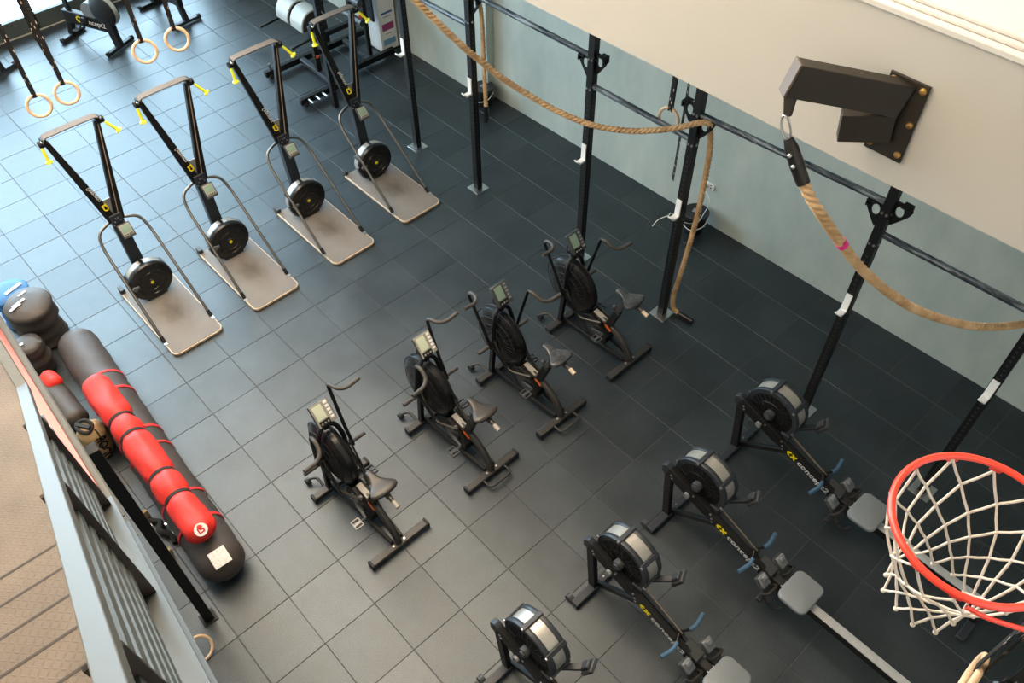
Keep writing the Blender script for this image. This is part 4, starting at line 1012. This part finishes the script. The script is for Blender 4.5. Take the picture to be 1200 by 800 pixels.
# ------------------------------------------------------------------ buckets, socket
def bucket(label, loc):
    t = thing('bucket', label, 'bucket', loc, .3, 'black buckets along the wall')
    b = B(); b.lathe([(.115,0),(.118,.01),(.14,.24),(.148,.25),(.148,.265),(.138,.265)], (0,0,0), (0,0,1), 32); b.build('pail', 'bucket', t)
    b = B(); b.lathe([(.152,.255),(.155,.262),(.155,.285),(.148,.29),(.13,.284),(.0,.284)], (0,0,0), (0,0,1), 32); b.build('lid', 'lid', t)
    B().box((.0,.01,.287), (.10,.07,.004)).build('lid_label', 'greyprint', t)
    b = B(); b.tube(smooth([(-.155,0,.23),(-.13,-.11,.17),(-.0,-.175,.13),(.13,-.11,.17),(.155,0,.23)], 8), .005, 8); b.build('wire_handle', 'white', t)
bucket('black lidded bucket against the wall beside the plugged socket', (-1.18, 4.66, 0))
bucket('black lidded bucket against the wall behind the short hanging rope', (-4.93, 4.56, 0))
t = thing('wall_socket', 'white double wall socket with a plug in, above the near bucket', 'socket', (-1.21, wy(-1.21), .545))
b = B(); b.box((0,-.006,0), (.15,.012,.088)); b.build('face_plate', 'white', t, bevel=.003)
b = B(); b.box((-.035,-.03,.0), (.05,.04,.05)); b.build('plug', 'white', t, bevel=.008)
for k in range(2): B().box((.03, -.0125, .022-.04*k), (.02, .004, .012)).build('switch', 'dgrey', t)
b = B(); b.tube(smooth([(-1.245, wy(-1.2)-.05, .545), (-1.20, 4.76, .56), (-.97,4.55,.64), (-.80,4.2,.76), (-.65,3.85,.94), (-.60,3.5,1.2), (-.585,3.27,1.46), (-.58,3.20,1.475), (-.63,3.12,1.44), (-.66,3.08,1.36)], 8), .004, 6); tag(b.build('power_cable', 'cable'), 'thin white cable running from the wall plug to the bar hook on the rig', 'cable')

# ------------------------------------------------------------------ glute-ham machine, box, bike ergs
t = thing('glute_ham_bench', 'black floor machine with two grey half-round roller pads, near the far wall', 'exercise machine', (0,0,0))
def fr(name, parts, m='black', bev=.005):
    b = B()
    for a, e, w_, h_ in parts: b.bar(a, e, w_, h_)
    return b.build(name, m, t, bevel=bev)
fr('base_rail', [((-7.62,2.62,.085), (-7.62,4.40,.085), .07, .09)]); fr('base_rail', [((-6.66,2.60,.085), (-6.66,3.28,.085), .07, .09)])
fr('base_rail', [((-6.86,3.70,.085), (-6.86,4.42,.085), .07, .09)])
fr('cross_bar', [((-7.62,3.24,.09), (-6.66,3.24,.09), .08, .07)], 'bluegrey'); fr('cross_bar', [((-7.62,4.02,.09), (-6.86,4.02,.09), .08, .07)], 'bluegrey')
b = B(); b.bar((-7.12,3.24,.1), (-7.12,3.24,.98), .075, .075, up=(0,1,0)); p_ = b.build('pad_post', 'black', t, bevel=.004)
B().box((-7.075,3.24,.36), (.01,.05,.04)).build('label', 'orange', p_)
b = B(); b.bar((-7.12,3.24,.62), (-7.12,4.05,.62), .07, .07); b.build('slide_beam', 'black', t, bevel=.004)
for x in (-7.34, -6.98):
    b = B(); pts = [(-.21,0),(.21,0)] + [(.21*math.cos(PI*k/14), .05 + .23*math.sin(PI*k/14)) for k in range(15)]
    b.prism([(-.21,0),(.21,0)] + [(.21*math.cos(PI*k/16), .03+.24*math.sin(PI*k/16)) for k in range(17)], .30, lambda u_, v_, w_: V((x + w_, 3.16+u_, .93+v_))); pd = b.build('roller_pad', 'pad', t, bevel=.012)
    b = B(); b.prism([(-.19,.01),(.19,.01)] + [(.19*math.cos(PI*k/16), .03+.22*math.sin(PI*k/16)) for k in range(17)], .31, lambda u_, v_, w_: V((x + w_, 3.16+u_, .93+v_))); b.build('pad_side', 'blacksoft', pd)
for x in (-7.55, -6.75): fr('handle_bar', [((x,2.70,.84), (x,3.25,.88), .03, .03)])
fr('handle_mount', [((-7.55,3.2,.88), (-6.75,3.2,.88), .05, .05)])
for x in (-7.32, -6.95):
    b = B(); b.bar((x,4.05,.1), (x,4.05,1.15), .06, .06, up=(0,1,0)); b.build('foot_upright', 'black', t, bevel=.004)
b = B(); b.box((-7.13,4.16,.85), (.5,.03,.45)); b.build('foot_plate', 'bluegrey', t, bevel=.004)
for z in (.68, .98):
    b = B(); b.cyl((-7.38,3.96,z), (-6.88,3.96,z), .05, seg=18); b.build('ankle_roller', 'dgrey', t)
for x, z in ((-7.05,1.15), (-6.9,.8), (-7.2,.62)):
    b = B(); b.cyl((x,3.99,z), (x+.03,3.93,z), .028, seg=12); b.build('knob', 'redknob', t)
for k, y in enumerate((2.72, 2.84, 2.96)):
    b = B(); b.cyl((-6.62,y,.10), (-6.50,y,.10), .016, seg=10); b.build('band_peg', 'steel', t)
for k, y in enumerate((2.72, 2.85)):
    b = B(); b.cyl((-7.62,y,.13), (-7.62,y,.22), .016, seg=10); b.build('band_peg', 'steel', t)
for x, y in ((-7.62,2.70), (-6.66,2.68)):
    b = B(); b.cyl((x-.05,y,.035), (x+.05,y,.035), .035, seg=14); b.build('wheel', 'blacksoft', t)
# storage rack behind the machine
t = thing('storage_rack', 'tall black upright rack frame behind the ski machine arms near the far wall', 'rack', (0,0,0))
for x, y in ((-6.35,2.98), (-7.9,3.9), (-7.9,4.4)):
    b = B(); b.bar((x,y,0), (x,y,2.2), .07, .07, up=(0,1,0)); u = b.build('upright', 'black', t, bevel=.003)
    b = B()
    for i in range(26): b.cyl((x+.035,y,.25+.07*i), (x+.0365,y,.25+.07*i), .012, seg=8)
    b.build('hole_row', 'hole', u)
b = B(); b.bar((-7.9,3.9,1.2), (-7.9,4.4,1.2), .06, .06); b.bar((-7.9,3.9,2.15), (-6.35,2.98,2.15), .06, .06); b.bar((-7.9,3.9,2.15), (-7.9,4.4,2.15), .06, .06); b.build('rack_bar', 'black', t, bevel=.003)
# white printed box
t = thing('printed_box', 'tall white box with blue and purple printing, standing against the far wall', 'box', (-7.16, 4.46, 0))
b = B(); b.box((0,0,.85), (.34,.30,1.66)); b.build('carton', 'white', t, bevel=.006); b = B(); b.box((0,0,.012), (.36,.31,.024)); b.build('plinth', 'blacksoft', t)
for (y_, z_, w_, h_, m_) in ((0,.62,.20,.03,'blueprint'), (0,.40,.21,.11,'purpleprint'), (0,.16,.22,.09,'paleblueprint'), (-.07,1.18,.05,.06,'greyprint'), (.07,1.18,.05,.06,'greyprint'), (0,.88,.2,.012,'greyprint'), (0,.56,.14,.012,'greyprint'), (0,.29,.12,.012,'greyprint'), (0,1.38,.2,.012,'greyprint')):
    B().box((.171, y_, z_), (.003, w_, h_)).build('print_block', m_, t)

def make_erg(label, loc, rz):
    t = thing('bike_erg', label, 'exercise bike', loc, rz, 'exercise bikes by the window')
    # x+ is the flywheel end
    b = B(); b.box((.42,0,.04), (.07,.56,.05)); b.cyl((.42,-.29,.04), (.42,-.25,.04), .04); b.cyl((.42,.29,.04), (.42,.25,.04), .04); b.build('front_foot', 'black', t, bevel=.006)
    b = B(); b.box((-.52,0,.04), (.07,.50,.05)); b.cyl((-.52,-.25,.045), (-.52,-.2,.045), .04); b.build('rear_foot', 'bluegrey', t, bevel=.006)
    b = B(); b.bar((-.50,0,.38), (.46,0,.36), .09, .20); b.bar((-.42,0,.35), (-.52,0,.05), .08, .10, up=(1,0,0)); b.bar((.38,0,.30), (.42,0,.05), .08, .14, up=(1,0,0)); b.build('frame', 'black', t, bevel=.01)
    text('concept2', 'lettering', 'print', t, .12, (-.12,-.047,.375), (1,0,-.02), (0,0,1), .001); text('C', 'logo', 'logoyellow', t, .14, (-.24,-.047,.377), (1,0,0), (0,0,1), .001, 1, .004)
    F = V((.36, .02, .60)); b = B(); b.lathe([(.03,-.08),(.17,-.08),(.225,-.06),(.23,-.05),(.23,.05),(.225,.06),(.17,.08),(.03,.08)], F, (0,1,0), 40); fw = b.build('flywheel', 'black', t)
    b = B(); b.lathe([(.22,-.04),(.234,-.035),(.234,.035),(.22,.04)], F, (0,1,0), 40); b.build('perforated_band', 'band', fw)
    b = B(); b.cyl(F + V((-.28,-.06,-.05)), F + V((-.28,.07,-.05)), .14, seg=28); b.build('chain_cover', 'grey', t)
    b = B(); b.bar((-.36,0,.42), (-.44,0,.92), .05, .06, up=(1,0,0)); b.build('seat_post', 'black', t); b = B(); b.prism([(-.13,-.10),(-.13,.10),(.02,.06),(.16,.025),(.16,-.025),(.02,-.06)], .05, lambda u_, v_, w_: V((-.44+u_, v_, .95+w_))); b.build('saddle', 'blacksoft', t, bevel=.015)
    b = B(); b.bar((.12,0,.44), (.26,0,1.06), .05, .06, up=(1,0,0)); b.build('stem', 'black', t)
    b = B(); b.tube(fillet([(.0,-.22,1.10), (.26,-.2,1.08), (.26,.2,1.08), (.0,.22,1.10)], .06), .016, 8); b.build('handlebar', 'black', t)
    b = B(); b.box((.34,0,1.16), (.03,.16,.13), Euler((0,.5,0)).to_matrix()); b.build('monitor', 'dgrey', t, bevel=.006)
    K = V((-.06,0,.38)); b = B(); b.cyl(K + V((0,-.09,0)), K + V((0,.09,0)), .07, seg=20); b.bar(K + V((0,-.1,0)), K + V((-.12,-.1,-.12)), .02, .03, up=(0,1,0)); b.bar(K + V((0,.1,0)), K + V((.12,.1,.12)), .02, .03, up=(0,1,0)); b.box(K + V((-.12,-.16,-.12)), (.09,.1,.03)); b.box(K + V((.12,.16,.12)), (.09,.1,.03)); b.build('crank', 'black', t, bevel=.004)
    return t
e1 = make_erg('black exercise bike with white lettering by the window, nearest the hanging rings', (-10.33, 1.27, 0), math.radians(24))
dup(e1, (-10.42, 2.52, 0), math.radians(185), 'black exercise bike farther along, its rear foot showing above the highest ring')
dup(e1, (-11.0, -.35, 0), math.radians(200), 'black exercise bike by the window at the left edge, mostly out of view')

# ------------------------------------------------------------------ render look
sc = bpy.context.scene
sc.view_settings.view_transform = 'Standard'; sc.view_settings.look = 'None'; sc.view_settings.exposure = 0.0; sc.view_settings.gamma = 1.0
sc.view_settings.use_curve_mapping = False
sc.cycles.use_denoising = True
sc.cycles.max_bounces = 8; sc.cycles.diffuse_bounces = 4; sc.cycles.glossy_bounces = 4; sc.cycles.transparent_max_bounces = 8
sc.cycles.caustics_reflective = False; sc.cycles.caustics_refractive = False; sc.cycles.sample_clamp_indirect = 4
